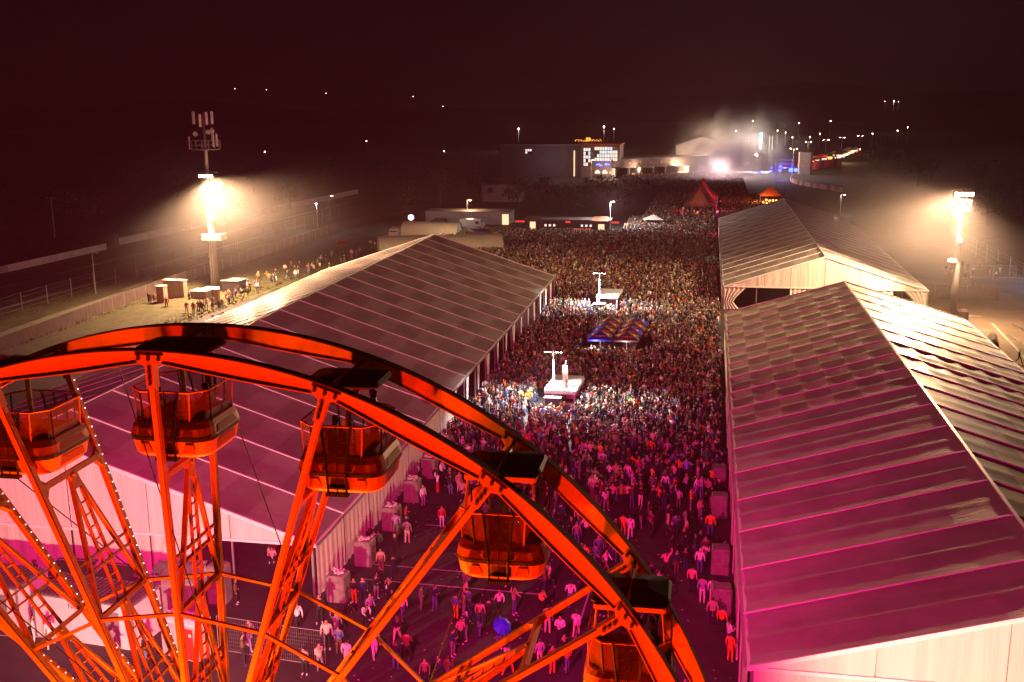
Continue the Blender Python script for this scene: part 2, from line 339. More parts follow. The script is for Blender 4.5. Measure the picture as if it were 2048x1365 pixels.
# ================================================================== marquees
def marquee(label, loc, rz, W, n, he, hr, fab, sag, rip, open_l, open_r, gopen=(), gath={}, keder=.11, mid=False):
    """local: x from 0 (eave nearest the square) to W, y from 0 (near gable) along n bays of 5 m"""
    t = thing('marquee', label, 'marquee', loc, rz, 'large frame marquees around the square')
    rnd_k = [rnd.uniform(.5, 1.5) for _ in range(40)]
    bay = 5.0; tanr = (hr-he)/(W/2); ov = .25
    nb = n; Ln = nb*bay
    for side in (0, 1):
        for k in range(nb):
            def fn(u, v, k=k, side=side):
                x = (W/2)*(1-u)-ov*u if side == 0 else W/2+(W/2)*u+ov*u
                z = hr-(hr-he)*u*(1+ov*2/W)
                vv = 2*v if mid else v
                s = -sag*(rnd_k[(k*7+3) % 40])*abs(math.sin(math.pi*vv))*(.55+.45*math.sin(math.pi*min(1, u*1.02)))
                s += rip*(math.sin(u*math.pi*14+k*1.7)*math.sin(math.pi*v) if not mid else -1.6*abs(math.sin(u*math.pi*7))*abs(math.sin(2*math.pi*v))*rnd_k[k % 40]*(.12 if k < 7 else 1.25))
                return (x, (k+v)*bay, z+s+.02)
            mb = MB().grid(fn, 28, 8 if not mid else 12)
            mb.uv = [(a_, b2*.5+.5*(k % 2)) for a_, b2 in mb.uv]
            if side == 1: mb.uv = [(a_+.0, b2+.5) for a_, b2 in mb.uv]
            mb.build('roof_panel', M['fabB2'] if mid and k < 7 and side == 0 else fab, t, smooth=True)
    kw = MB(); kw.beam((-ov*0-.1, 0, he-tanr*.1+.02), (W/2, 0, hr+.03), keder, .10, up=(0, 0, 1)); kw.beam((W/2, 0, hr+.03), (W+.1, 0, he-tanr*.1+.02), keder, .10)
    kme = kw.mesh('rafter', M['keder'])
    pm = MB(); pm.box((0, 0, he/2), (.14, .2, he)); pm.box((0, 0, .02), (.4, .4, .04)); pme = pm.mesh('post', M['alu'])
    for k in range(nb+1):
        place('rafter', kme, t, (0, k*bay, 0))
        place('post', pme, t, (0.12, k*bay, 0)); place('post', pme, t, (W-.12, k*bay, 0))
    gt = MB()
    for x in (0, W): gt.box((x, Ln/2, he-.09), (.16, Ln, .2))
    gt.build('eave_gutter', M['keder'], t)
    MB().beam((W/2, 0, hr+.06), (W/2, Ln, hr+.06), .18, .06).build('ridge_cap', M['keder'], t)
    # gable walls, split at the uprights
    for gy in (0, Ln):
        ng = max(5, round(W/5)); dx = W/ng
        s_ = -1 if gy == 0 else 1
        for i in range(ng):
            x0, x1 = i*dx, (i+1)*dx
            def top(x): return he+(hr-he)*(1-abs(x-W/2)/(W/2))-.07
            def up(u, v, x0=x0, x1=x1):
                x = x0+.03+(x1-x0-.06)*u; z0 = he-.0
                return (x, gy+s_*(.05+.010*math.sin(u*26)+.012*math.sin(u*9+x0)), z0+(top(x)-z0)*v)
            MB().grid(up, 16, 3).build('gable_panel', M['wall'], t, smooth=True)
            def lo(u, v, x0=x0, x1=x1, i=i):
                x = x0+.05+(x1-x0-.1)*u
                if gy == 0 and i in gath:
                    q = .30+.70*abs(v-.35)**1.2
                    x = x0+(x-x0)*q if gath[i] == 'l' else x1-(x1-x)*q
                return (x, gy+s_*(.04+.05*math.sin(u*30+i)), .05+(he-.14)*v)
            if gy == 0 and i in gopen: continue
            MB().grid(lo, 18, 6).build('curtain', M['wall'], t, smooth=True)
        MB().box((W/2, gy+s_*.09, he), (W, .1, .16)).build('gable_beam', M['keder'], t)
        fr = MB()
        for a_, b2 in (((0, gy+s_*.1, he), (W/2, gy+s_*.1, hr+.02)), ((W/2, gy+s_*.1, hr+.02), (W, gy+s_*.1, he))): fr.beam(a_, b2, .1, .22)
        fr.build('gable_trim', M['keder'], t)
        gp = MB().box((0, 0, 0), (.1, .1, 1)).mesh('gable_post', M['alu'])
        for i in range(1, ng):
            x = i*dx; o = place('gable_post', gp, t, (x, gy-s_*.1, top(x)/2)); o.scale = (1, 1, top(x)-.05)
    # side curtains
    for side, opens in ((0, open_l), (1, open_r)):
        X = -.03 if side == 0 else W+.03; s_ = -1 if side == 0 else 1
        for k in range(nb):
            mode = opens(k)
            if mode == 0:
                def fn(u, v, k=k): return (X+s_*(.05*math.sin(u*38+k)*(1-.6*v)+.03), k*bay+.06+(bay-.12)*u, .04+(he-.2)*v)
                MB().grid(fn, 34, 3).build('curtain', M['wall'], t, smooth=True)
            else:
                for e_ in ((0,) if mode == 1 else (0, 1)):
                    def fn(u, v, k=k, e_=e_):
                        w = 1.15*(.30+.70*abs(v-.42)**1.1)
                        y = u*w if e_ == 0 else bay-u*w
                        return (X+s_*(.10+.08*math.sin(u*16)), k*bay+y, .05+(he-.2)*v)
                    MB().grid(fn, 12, 6).build('curtain', M['wall'], t, smooth=True)
    return t

mA = marquee('long low marquee left of the crowd, its near end behind the ferris wheel', (-59.6, 55.36, 0), 0, 37.1, 20, 3.5, 9.55, M['fabA'], .13, .0,
             lambda k: 0, lambda k: 0 if k < 7 else (1 if k % 3 else 2), gopen=(6,), gath={5: 'l'}, keder=.13)
mB = marquee('marquee with sagging quilted roof filling the right foreground, peach gable', (2.38, 42.84, 0), 0, 26.17, 16, 4.97, 8.9, M['fabB'], .055, .040,
             lambda k: 2 if k in (1, 4, 6, 7, 9, 10) else 0, lambda k: 0, mid=True)
mC = marquee('farther marquee with close pale roof ribs and pulled-back gable curtains, under the right light mast', (2.45, 151.0, 0), 0, 27.7, 18, 3.3, 7.75, M['fabC'], .05, .0,
             lambda k: 1 if k % 2 else 2, lambda k: 0, gopen=(1,), gath={0: 'l', 5: 'r', 2: 'l'}, keder=.2)

# ================================================================== ferris wheel
HX, HY, HZ, WR, GAP, GHUB, AX, TH3, DT = -10.036, 18.436, 13.76, 10.9, 1.15, .70, -.01585, .315, R_(18)
wheel = thing('ferris_wheel', 'ferris wheel lit red and orange with a double rim and lattice spokes', 'ferris wheel', (HX, HY, 0), -AX)
def wp(th, r, s, off=0.0):
    g_ = GHUB+(GAP-GHUB)*r/WR
    return Vector((r*math.sin(th), s*(g_+off), HZ+r*math.cos(th)))
NG = 20
for k in range(NG):
    th = TH3+(k-3)*DT
    front = -4 <= k-3 <= 5
    for s in (-1, 1):
        # fish-bellied rim beam between two nodes
        mb = MB(); n = 10; vs = []
        for i in range(n+1):
            t_ = i/n; a = th+DT*t_; ro = WR+.09; ri = WR-.11-.15*math.sin(math.pi*t_)
            for r_, y_ in ((ro, -.07), (ro, .07), (ri, .05), (ri, -.05)):
                vs.append((r_*math.sin(a), s*GAP+y_, HZ+r_*math.cos(a)))
        fs = []
        for i in range(n):
            for q in range(4): fs.append((i*4+q, i*4+(q+1) % 4, (i+1)*4+(q+1) % 4, (i+1)*4+q))
        fs += [(3, 2, 1, 0), (n*4, n*4+1, n*4+2, n*4+3)]
        mb.add(vs, fs)
        # flanges along top and bottom edges
        for i in range(n):
            a0 = th+DT*i/n; a1 = th+DT*(i+1)/n
            mb.beam((( WR+.10)*math.sin(a0), s*GAP, HZ+(WR+.10)*math.cos(a0)), ((WR+.10)*math.sin(a1), s*GAP, HZ+(WR+.10)*math.cos(a1)), .22, .022, up=(math.sin(a0), 0, math.cos(a0)), mi=1)
            r0 = WR-.115-.15*math.sin(math.pi*i/n); r1 = WR-.115-.15*math.sin(math.pi*(i+1)/n)
            mb.beam((r0*math.sin(a0), s*GAP, HZ+r0*math.cos(a0)), (r1*math.sin(a1), s*GAP, HZ+r1*math.cos(a1)), .15, .02, up=(math.sin(a0), 0, math.cos(a0)))
        ob = mb.build('rim_beam', [M['steel'], M['steel_shaded']], wheel)
        # gusset with bolts at the node
        gm_ = MB(); cpt = Vector((WR*math.sin(th), s*GAP, HZ+WR*math.cos(th)))
        tx = Vector((math.cos(th), 0, -math.sin(th))); rx = Vector((math.sin(th), 0, math.cos(th)))
        oy = Vector((0, s*.085, 0))
        vs = [cpt+tx*a_+rx*b_+Vector((0, y_, 0)) for y_ in (-.09, .09) for a_, b_ in ((-.28, .02), (.28, .02), (.24, -.13), (.09, -.20), (.085, -.62), (-.085, -.62), (-.09, -.20), (-.24, -.13))]
        gm_.add(vs, [tuple(range(7, -1, -1)), tuple(range(8, 16))]+[(i, (i+1) % 8, 8+(i+1) % 8, 8+i) for i in range(8)])
        for a_, b_ in ((-.2, -.05), (0, -.05), (.2, -.05), (0, -.28), (0, -.40), (0, -.52)):
            for yy in (-.1, .1): gm_.tube(cpt+tx*a_+rx*b_+Vector((0, yy-.02, 0)), cpt+tx*a_+rx*b_+Vector((0, yy+.02, 0)), .036, n=8, mi=1)
        gm_.build('gusset', [M['steel'], M['bolt']], wheel)
        # spoke: a box tube with a flange
        sp = MB(); A_ = wp(th, WR-.2, s); B_ = wp(th, 1.0, s)
        sp.beam(A_, B_, .10, .125, up=(math.cos(th), 0, -math.sin(th)))
        sp.beam(A_+Vector((0, s*.085, 0)), B_+Vector((0, s*.085, 0)), .03, .10, up=(math.cos(th), 0, -math.sin(th)))
        so = sp.build('spoke', M['steel'], wheel)
        if s == 1 and k in (19, 0, 1, 7):
            lb = MB(); nn = 46
            for i in range(nn):
                c_ = A_.lerp(B_, (i+.5)/nn)+Vector((.10, s*.0-.02, .05)); lb.sphere(c_, .012, 5, 3)
            lb.build('light_bulb', M['led'], so)
    # cross beams, braces and ladders
    if not (-5 <= k-3 <= 7): continue
    tgt = Vector((math.cos(th), 0, -math.sin(th)))
    def xb(r1, w, h, name='cross_beam'):
        a = wp(th, r1, -1); b2 = wp(th, r1, 1)
        q = MB().beam(a, b2, w, h, up=tgt)
        if w > .1:
            for s in (-1, 1):
                e_ = wp(th, r1, s); rr = Vector((math.sin(th), 0, math.cos(th)))
                q.add([e_+tgt*.05+rr*.22, e_+tgt*.05-rr*.30, e_+tgt*.05+Vector((0, -s*.26, 0)), e_-tgt*.05+rr*.22, e_-tgt*.05-rr*.30, e_-tgt*.05+Vector((0, -s*.26, 0))],
                      [(0, 1, 2), (5, 4, 3), (0, 2, 5, 3), (1, 4, 5, 2), (0, 3, 4, 1)])
        return q.build(name, M['steel'], wheel)
    xb(8.5, .12, .12); xb(5.6, .10, .11)
    xb(2.9, .12, .13)
    for r1 in (6.75, 6.5, 3.95, 3.7): xb(r1, .045, .06, 'strut')
    for ra, rb in ((8.45, 5.65), (5.55, 2.95)):
        ma = (wp(th, ra, -1)+wp(th, ra, 1))/2
        for s in (-1, 1):
            MB().beam(ma+Vector((0, s*.06, 0)), wp(th, rb, s)-Vector((0, s*.08, 0)), .07, .095, up=tgt).build('brace', M['steel'], wheel)
        br = MB(); rr = Vector((math.sin(th), 0, math.cos(th)))
        br.box(ma-rr*.12, (.10, .26, .36), M=Matrix.Rotation(th, 3, 'Y')); br.tube(ma+tgt*.09, ma-tgt*.09, .05, n=8); br.build('bracket', M['steel'], wheel)
        lad = MB(); w_ = .15
        la, lb2 = ma-rr*.35, (wp(th, rb, -1)+wp(th, rb, 1))/2
        for s in (-1, 1): lad.beam(la+Vector((0, s*w_*.8, 0)), lb2+Vector((0, s*w_, 0)), .05, .06, up=tgt)
        lo = lad.build('ladder', M['steel'], wheel)
        nr = 9
        for i in range(1, nr):
            c_ = la.lerp(lb2, i/nr)
            MB().beam(c_-Vector((0, w_, 0)), c_+Vector((0, w_, 0)), .03, .03).build('rung', M['steel'], lo)
    for s in (-1, 1):
        for r1 in (5.6, 2.9):
            a = wp(th, r1, s); b2 = wp(th+DT, r1, s)
            MB().beam(a, b2, .06, .075, up=(0, 1, 0)).build('tie_rod', M['steel'], wheel)
    if k in (1, 3, 5):
        MB().tube(wp(th-DT, WR-.2, 1), wp(th, 5.6, 1), .013, n=5).build('cable', M['bolt'], wheel)
    elif k in (0, 2):
        MB().tube(wp(th-DT*.2, WR-.2, -1), wp(th+DT*.6, 4.2, -1), .013, n=5).build('cable', M['bolt'], wheel)
hub = MB(); hub.tube((0, -1.3, HZ), (0, 1.3, HZ), .5, n=20)
for y in (-.75, .75): hub.tube((0, y-.06, HZ), (0, y+.06, HZ), 1.1, n=24)
hub.build('hub', M['steel'], wheel)
for s in (-1, 1):
    for x in (-6.5, 6.5):
        MB().beam((x, s*3.2, 0), (0, s*1.25, HZ), .34, .34, up=(1, 0, 0)).build('leg', M['steel'], wheel)
    MB().beam((-5.6, s*2.9, 1.9), (5.6, s*2.9, 1.9), .22, .22).build('leg_brace', M['steel'], wheel)
MB().box((0, 0, .25), (16, 8, .5)).build('platform', M['galv'], wheel)

# ---- gondolas
def gondola(k, label, posts, door_side=-1):
    th = TH3+(k-3)*DT
    ca, sa = math.cos(-AX), math.sin(-AX); lx = WR*math.sin(th)
    root = thing('gondola', label, 'gondola', (HX+lx*ca, HY+lx*sa, HZ+WR*math.cos(th)-2.12), -AX, 'gondolas hanging from the ferris wheel')
    # plan outlines: octagon lengthened along x
    def ring(sx_, sy_, c=.36):
        return [(-sx_+c, -sy_), (sx_-c, -sy_), (sx_, -sy_+c), (sx_, sy_-c), (sx_-c, sy_), (-sx_+c, sy_), (-sx_, sy_-c), (-sx_, -sy_+c)]
    def rring(sx_, sy_, c=.36):
        out = []
        for qx, qy, a0 in ((1, -1, -90), (1, 1, 0), (-1, 1, 90), (-1, -1, 180)):
            for j in range(5): a = R_(a0+j*22.5); out.append((qx*(sx_-c)+c*math.cos(a), qy*(sy_-c)+c*math.sin(a)))
        return out
    t = MB(); prof = [(.74, .74, .02), (.80, .79, .08), (.84, .83, .34), (.84, .83, .36), (.86, .85, .42), (.82, .82, .60), (.77, .77, .70), (.70, .70, .70), (.66, .66, .16)]
    vs = []; fs = []
    for a_, b_, z in prof:
        vs += [(x, y, z) for x, y in rring(a_, b_, .34)]
    for j in range(len(prof)-1):
        for i in range(20): fs.append((j*20+i, j*20+(i+1) % 20, (j+1)*20+(i+1) % 20, (j+1)*20+i))
    fs.append(tuple(range(19, -1, -1))); fs.append(tuple(range((len(prof)-1)*20, len(prof)*20))); t.add(vs, fs)
    t.build('tub', M['tub'], root)
    # band between upper and lower shell
    bd = MB(); r1 = rring(.864, .854, .345); vs = [(x, y, z) for z in (.355, .425) for x, y in r1]
    bd.add(vs, [(i, (i+1) % 20, 20+(i+1) % 20, 20+i) for i in range(20)]); bd.build('trim_band', M['chrome'], root)
    # raised inset panels on the long sides
    for s in (-1, 1):
        for sx_ in (-1, 1):
            x0, x1 = sx_*.30, sx_*.55
            for (za, zb, ya, yb) in ((.12, .30, .805, .842), (.455, .59, .866, .835)):
                MB().add([(x0*1.02, s*ya, za), (x1*1.02, s*ya, za), (x1*.98, s*yb, zb), (x0*1.25, s*yb, zb)], [(0, 1, 2, 3)]).build('inset_panel', M['tubdark'], root)
            for q in range(3): MB().box((sx_*.245, s*.855, .47+.035*q), (.09, .02, .012)).build('vent', M['chrome'], root)
        for (za, zb, xa, xb_) in ((.12, .30, .815, .846), (.455, .59, .872, .835)):
            MB().add([(s*xa, -.42, za), (s*xa, .42, za), (s*xb_, .36, zb), (s*xb_, -.36, zb)], [(0, 1, 2, 3)]).build('inset_panel', M['tubdark'], root)
    # doors, dark, wider at the top, on both ends of the axle direction
    for s in (-1, 1):
        d = MB(); d.add([(-.17, s*.845, .03), (.17, s*.845, .03), (.17, s*.89, .44), (-.17, s*.89, .44), (-.27, s*.80, 1.30), (.27, s*.80, 1.30)], [(0, 1, 2, 3), (3, 2, 5, 4)])
        dd = d.build('door', M['doorg'], root)
        fr = MB()
        for sx_ in (-1, 1):
            fr.tube((sx_*.18, s*.865, .02), (sx_*.18, s*.905, .44), .022, n=6); fr.tube((sx_*.18, s*.905, .44), (sx_*.29, s*.81, 1.32), .024, n=6)
        fr.tube((0, s*.87, .04), (0, s*.80, 1.31), .012, n=5)
        fr.box((0, s*.87, .02), (.44, .12, .06)); fr.build('door_frame', M['trim'], dd)
    # glass sides with a hand rail
    ro, ri = ring(.76, .76, .30), ring(.78, .78, .28)
    for i in range(8):
        (x0, y0), (x1, y1) = ro[i], ro[(i+1) % 8]; (u0, v0), (u1, v1) = ri[i], ri[(i+1) % 8]
        if i in (0, 4):
            for ta, tb in ((0, .31), (.69, 1)):
                MB().quad((x0+(x1-x0)*ta, y0, .70), (x0+(x1-x0)*tb, y0, .70), (u0+(u1-u0)*tb, v0, 1.30), (u0+(u1-u0)*ta, v0, 1.30)).build('glass_panel', M['glass'], root)
        else:
            MB().quad((x0, y0, .70), (x1, y1, .70), (u1, v1, 1.30), (u0, v0, 1.30)).build('glass_panel', M['glass'], root)
        MB().tube((x0, y0, .68), (u0, v0, 1.30), .018, n=6).build('window_post', M['steel'] if i % 2 else M['trim'], root)
    rl = MB()
    for i in range(8):
        (u0, v0), (u1, v1) = ri[i], ri[(i+1) % 8]; rl.tube((u0, v0, 1.31), (u1, v1, 1.31), .022, n=6)
    rl.build('hand_rail', M['steel'], root)
    # seats, central pole with wheel, roof
    st = MB()
    for s in (-1, 1): st.cbox((s*.46, 0, .40), (.34, 1.0, .12), .03); st.box((s*.64, 0, .62), (.06, 1.0, .46))
    st.build('seat', M['seat'], root)
    pole = MB().tube((0, 0, .1), (0, 0, 2.1), .055, n=10).build('pole', M['white'], root)
    tw = MB()
    for i in range(16):
        a = 2*math.pi*i/16; b_ = 2*math.pi*(i+1)/16; tw.tube((.24*math.cos(a), .24*math.sin(a), .80), (.24*math.cos(b_), .24*math.sin(b_), .80), .018, n=5)
    for i in range(3): a = 2*math.pi*i/3; tw.tube((0, 0, .80), (.24*math.cos(a), .24*math.sin(a), .80), .012, n=5)
    tw.build('hand_wheel', M['chrome'], root)
    if posts:
        for sx_ in (-1, 1):
            for sy in (-1, 1):
                MB().tube((sx_*.66, sy*.66, 1.3), (sx_*.60, sy*.56, 2.0), .026, n=6).build('roof_post', M['steel'], root)
        fr = MB()
        for sy in (-1, 1): fr.beam((-.64, sy*.60, 1.94), (.64, sy*.60, 1.94), .06, .09)
        for sx_ in (-1, 1): fr.beam((sx_*.64, -.6, 1.94), (sx_*.64, .6, 1.94), .06, .09)
        fr.build('roof_frame', M['steel'], root)
    rf = MB(); pr = [(.66, .50, 1.96, .2), (.74, .60, 1.985, .22), (.75, .61, 2.03, .22), (.70, .56, 2.09, .2), (.30, .22, 2.16, .1)]
    vs = []; fs = []
    for a_, b_, z, c_ in pr: vs += [(x, y, z-.0) for x, y in rring(a_, b_, c_)]
    for j in range(len(pr)-1):
        for i in range(20): fs.append((j*20+i, j*20+(i+1) % 20, (j+1)*20+(i+1) % 20, (j+1)*20+i))
    fs += [tuple(range(19, -1, -1)), tuple(range(80, 100))]; rf.add(vs, fs); rf.build('roof', M['roofd'], root)
    MB().tube((0, -GAP+.1, 2.12), (0, GAP-.1, 2.12), .045, n=8).build('axle', M['bolt'], root)
    return root
gl = {0: 'empty gondola just left of the frame edge, door turned to the viewer', 1: 'leftmost gondola, cut by the picture edge, pale gable wall showing beneath it',
      2: 'second gondola from the left at the top of the wheel, hanging behind an upright spoke', 3: 'gondola carrying a dark-haired rider in red who looks over the rail',
      4: 'closed-looking gondola with roof posts, hanging above the open tarmac', 5: 'lowest right gondola with two riders behind the glass, roof posts fitted', 6: 'gondola at the lower right rim under the one with two riders'}
for k in range(0, 7): gondola(k, gl[k], k >= 4)

# ================================================================== people
SK = {}
def person_mesh(name, J, radii, edges, sub=1):
    "one continuous skin over a posed skeleton; faces get skin, hair, top, bottom or shoe by the nearest bone"
    names = list(J); me = bpy.data.meshes.new(name+'_skel')
    me.from_pydata([J[n] for n in names], [(names.index(a), names.index(b)) for a, b in edges], [])
    o = bpy.data.objects.new(name+'_skel', me); C.objects.link(o)
    sk = o.modifiers.new('skin', 'SKIN'); sk.use_smooth_shade = True
    sv = me.skin_vertices[0].data
    for i, n in enumerate(names):
        r = radii[n]; sv[i].radius = r if isinstance(r, tuple) else (r, r); sv[i].use_root = (n == 'pelvis')
    if sub: ss = o.modifiers.new('sub', 'SUBSURF'); ss.levels = sub; ss.render_levels = sub
    dg = bpy.context.evaluated_depsgraph_get(); out = bpy.data.meshes.new_from_object(o.evaluated_get(dg)); out.name = name
    bpy.data.objects.remove(o); bpy.data.meshes.remove(me)
    reg = {'head': 0, 'crown': 1, 'neck': 0, 'chest': 2, 'belly': 2, 'pelvis': 2, 'hip': 3, 'knee': 3, 'ankle': 3, 'toe': 4, 'shoulder': 2, 'elbow': 2, 'wrist': 2, 'hand': 0}
    segs = []
    for a, b in edges:
        ka = b.split('_')[0]; segs.append((Vector(J[a]), Vector(J[b]), reg[ka]))
    headc = Vector(J['head']); face = SK_FACE
    out.materials.clear()
    for mt in PM: out.materials.append(mt)
    for p in out.polygons:
        c = p.center; best = 9; bi = 0
        for a, b, r in segs:
            ab = b-a; t = max(0, min(1, (c-a).dot(ab)/max(1e-6, ab.length_squared))); d = (a+ab*t-c).length
            if d < best: best = d; bi = r
        if bi in (0, 1) and c.z > J['head'][2]-.09 and abs(c.z-headc.z) < .3:
            bi = 0 if ((c-headc).dot(face) > .02 and c.z < headc.z+.06) or c.z < J['head'][2]-.07 else 1
        p.material_index = bi; p.use_smooth = True
    return out
SK_FACE = Vector((0, -1, -.1))
def pmat(name, prop, rough):
    mt = bpy.data.materials.new(name); mt.use_nodes = True; nt = mt.node_tree; b = nt.nodes['Principled BSDF']; b.inputs['Roughness'].default_value = rough
    at = nt.nodes.new('ShaderNodeAttribute'); at.attribute_type = 'OBJECT'; at.attribute_name = prop
    n = nt.nodes.new('ShaderNodeTexNoise'); n.inputs['Scale'].default_value = 9
    t = nt.nodes.new('ShaderNodeTexCoord'); nt.links.new(t.outputs['Object'], n.inputs[0])
    r = nt.nodes.new('ShaderNodeMapRange'); r.inputs['To Min'].default_value = .6; r.inputs['To Max'].default_value = 1.3; nt.links.new(n.outputs[0], r.inputs[0])
    mu = nt.nodes.new('ShaderNodeVectorMath'); mu.operation = 'SCALE'; nt.links.new(at.outputs['Color'], mu.inputs[0]); nt.links.new(r.outputs[0], mu.inputs['Scale'])
    nt.links.new(mu.outputs[0], b.inputs['Base Color']); return mt
PM = [pmat('skin', 'skin_tone', .5), pmat('hair', 'hair_tone', .6), pmat('top_cloth', 'top_tone', .8), pmat('bottom_cloth', 'bottom_tone', .8), pmat('shoe', 'shoe_tone', .6)]

def skeleton(pose):
    J = dict(pelvis=(0, 0, .95), belly=(0, 0, 1.12), chest=(0, .01, 1.32), neck=(0, .0, 1.48), head=(0, -.02, 1.62), crown=(0, -.005, 1.70))
    Rr = dict(pelvis=(.15, .11), belly=(.135, .10), chest=(.17, .115), neck=.058, head=(.085, .10), crown=(.07, .085))
    E_ = [('pelvis', 'belly'), ('belly', 'chest'), ('chest', 'neck'), ('neck', 'head'), ('head', 'crown')]
    for s, n in ((-1, 'l'), (1, 'r')):
        J['hip_'+n] = (s*.10, 0, .88); J['knee_'+n] = (s*.11, -.02, .50); J['ankle_'+n] = (s*.12, .03, .09); J['toe_'+n] = (s*.14, -.13, .04)
        J['shoulder_'+n] = (s*.20, .01, 1.40); J['elbow_'+n] = (s*.27, .04, 1.13); J['wrist_'+n] = (s*.28, -.06, .90); J['hand_'+n] = (s*.28, -.09, .80)
        Rr.update({'hip_'+n: .095, 'knee_'+n: .065, 'ankle_'+n: .048, 'toe_'+n: .045, 'shoulder_'+n: .075, 'elbow_'+n: .052, 'wrist_'+n: .036, 'hand_'+n: (.045, .03)})
        E_ += [('pelvis', 'hip_'+n), ('hip_'+n, 'knee_'+n), ('knee_'+n, 'ankle_'+n), ('ankle_'+n, 'toe_'+n), ('chest', 'shoulder_'+n), ('shoulder_'+n, 'elbow_'+n), ('elbow_'+n, 'wrist_'+n), ('wrist_'+n, 'hand_'+n)]
    if pose == 'walking':
        J.update(knee_l=(-.10, -.22, .52), ankle_l=(-.10, -.28, .11), toe_l=(-.10, -.44, .08), knee_r=(.10, .08, .50), ankle_r=(.10, .34, .16), toe_r=(.10, .22, .04),
                 elbow_l=(-.26, .16, 1.14), wrist_l=(-.25, .12, .90), hand_l=(-.24, .08, .81), elbow_r=(.26, -.10, 1.14), wrist_r=(.24, -.26, .98), hand_r=(.22, -.33, .93))
    if pose == 'phone':
        J.update(head=(0, -.06, 1.60), crown=(0, -.06, 1.69), elbow_l=(-.26, -.04, 1.14), wrist_l=(-.12, -.27, 1.20), hand_l=(-.07, -.33, 1.24), elbow_r=(.26, -.04, 1.14), wrist_r=(.12, -.27, 1.20), hand_r=(.07, -.33, 1.24))
    if pose == 'crossed':
        J.update(elbow_l=(-.27, -.06, 1.15), wrist_l=(-.02, -.19, 1.20), hand_l=(.08, -.20, 1.22), elbow_r=(.27, -.06, 1.15), wrist_r=(.04, -.22, 1.14), hand_r=(-.07, -.22, 1.14), knee_l=(-.13, -.06, .50), ankle_l=(-.16, -.05, .09), toe_l=(-.2, -.2, .04))
    if pose == 'waving':
        J.update(elbow_l=(-.36, -.02, 1.58), wrist_l=(-.33, -.05, 1.83), hand_l=(-.32, -.07, 1.93), elbow_r=(.27, -.10, 1.16), wrist_r=(.20, -.30, 1.10), hand_r=(.17, -.38, 1.12))
    if pose == 'drinking':
        J.update(elbow_l=(-.30, -.12, 1.18), wrist_l=(-.14, -.22, 1.42), hand_l=(-.08, -.22, 1.50), elbow_r=(.25, .10, 1.15), wrist_r=(.18, .06, .96), hand_r=(.14, .02, .90), knee_r=(.16, -.04, .50), ankle_r=(.2, .02, .09), toe_r=(.26, -.12, .04))
    if pose == 'sitting':
        for k_ in ('pelvis', 'belly', 'chest', 'neck', 'head', 'crown', 'shoulder_l', 'shoulder_r', 'hip_l', 'hip_r'):
            x, y, z = J[k_]; J[k_] = (x, y-.10*(z-.9), z-.80)
        J.update(knee_l=(-.18, -.38, .42), ankle_l=(-.13, -.52, .09), toe_l=(-.13, -.66, .05), knee_r=(.20, -.36, .40), ankle_r=(.14, -.48, .09), toe_r=(.14, -.62, .05),
                 elbow_l=(-.27, -.16, .38), wrist_l=(-.16, -.36, .46), hand_l=(-.10, -.40, .48), elbow_r=(.27, -.16, .38), wrist_r=(.16, -.36, .46), hand_r=(.10, -.40, .48))
    if pose == 'bending':
        J.update(belly=(0, -.05, 1.10), chest=(0, -.20, 1.24), neck=(0, -.31, 1.34), head=(0, -.40, 1.42), crown=(0, -.44, 1.50), shoulder_l=(-.19, -.24, 1.30), shoulder_r=(.19, -.24, 1.30),
                 elbow_l=(-.25, -.34, 1.06), wrist_l=(-.16, -.48, .95), hand_l=(-.12, -.54, .92), elbow_r=(.25, -.34, 1.06), wrist_r=(.16, -.48, .95), hand_r=(.12, -.54, .92))
    return J, Rr, E_
POSES = ['standing', 'walking', 'phone', 'crossed', 'waving', 'drinking', 'sitting', 'bending']
PMESH = {}
for ps in POSES:
    J, Rr, E_ = skeleton(ps); PMESH[ps] = person_mesh('person_'+ps, J, Rr, E_, 1)
PV = {'standing': 'standing', 'walking': 'walking', 'phone': 'on a phone', 'crossed': 'arms folded', 'waving': 'arm raised', 'drinking': 'drinking', 'sitting': 'sitting', 'bending': 'bending'}
COL = dict(black=(.012, .012, .014), white=(.80, .78, .76), cream=(.66, .55, .40), grey=(.22, .21, .22), navy=(.02, .03, .09), denim=(.10, .15, .30), red=(.55, .03, .03), orange=(.85, .20, .02),
           pink=(.70, .26, .34), brown=(.13, .07, .04), green=(.04, .13, .06), yellow=(.75, .52, .10), lilac=(.38, .28, .50), beige=(.45, .34, .24), burgundy=(.18, .02, .04), khaki=(.20, .18, .10))
TOPN = {'black': 'black jacket', 'white': 'white hoodie', 'cream': 'cream sweater', 'grey': 'grey hoodie', 'navy': 'navy jacket', 'denim': 'denim jacket', 'red': 'red jacket', 'orange': 'orange vest', 'pink': 'pink top',
        'brown': 'brown coat', 'green': 'green jacket', 'yellow': 'yellow jacket', 'lilac': 'lilac shirt', 'beige': 'beige coat', 'burgundy': 'burgundy jumper', 'khaki': 'khaki parka'}
BOTN = {'black': 'black trousers', 'denim': 'blue jeans', 'white': 'white trousers', 'grey': 'grey trousers', 'orange': 'orange trousers', 'khaki': 'khaki trousers', 'navy': 'navy trousers', 'cream': 'cream trousers', 'brown': 'brown trousers', 'lilac': 'lilac trousers', 'red': 'red trousers'}
HAIR = {'dark': (.015, .010, .008), 'brown': (.06, .03, .015), 'fair': (.34, .22, .10), 'white': (.7, .7, .68), 'red': (.45, .04, .03)}
HAIRN = {'dark': 'dark hair', 'brown': 'brown hair', 'fair': 'fair hair', 'white': 'a white cap', 'red': 'a red cap'}
used_labels = {}
TOPW = list(TOPN); BOTW = list(BOTN)
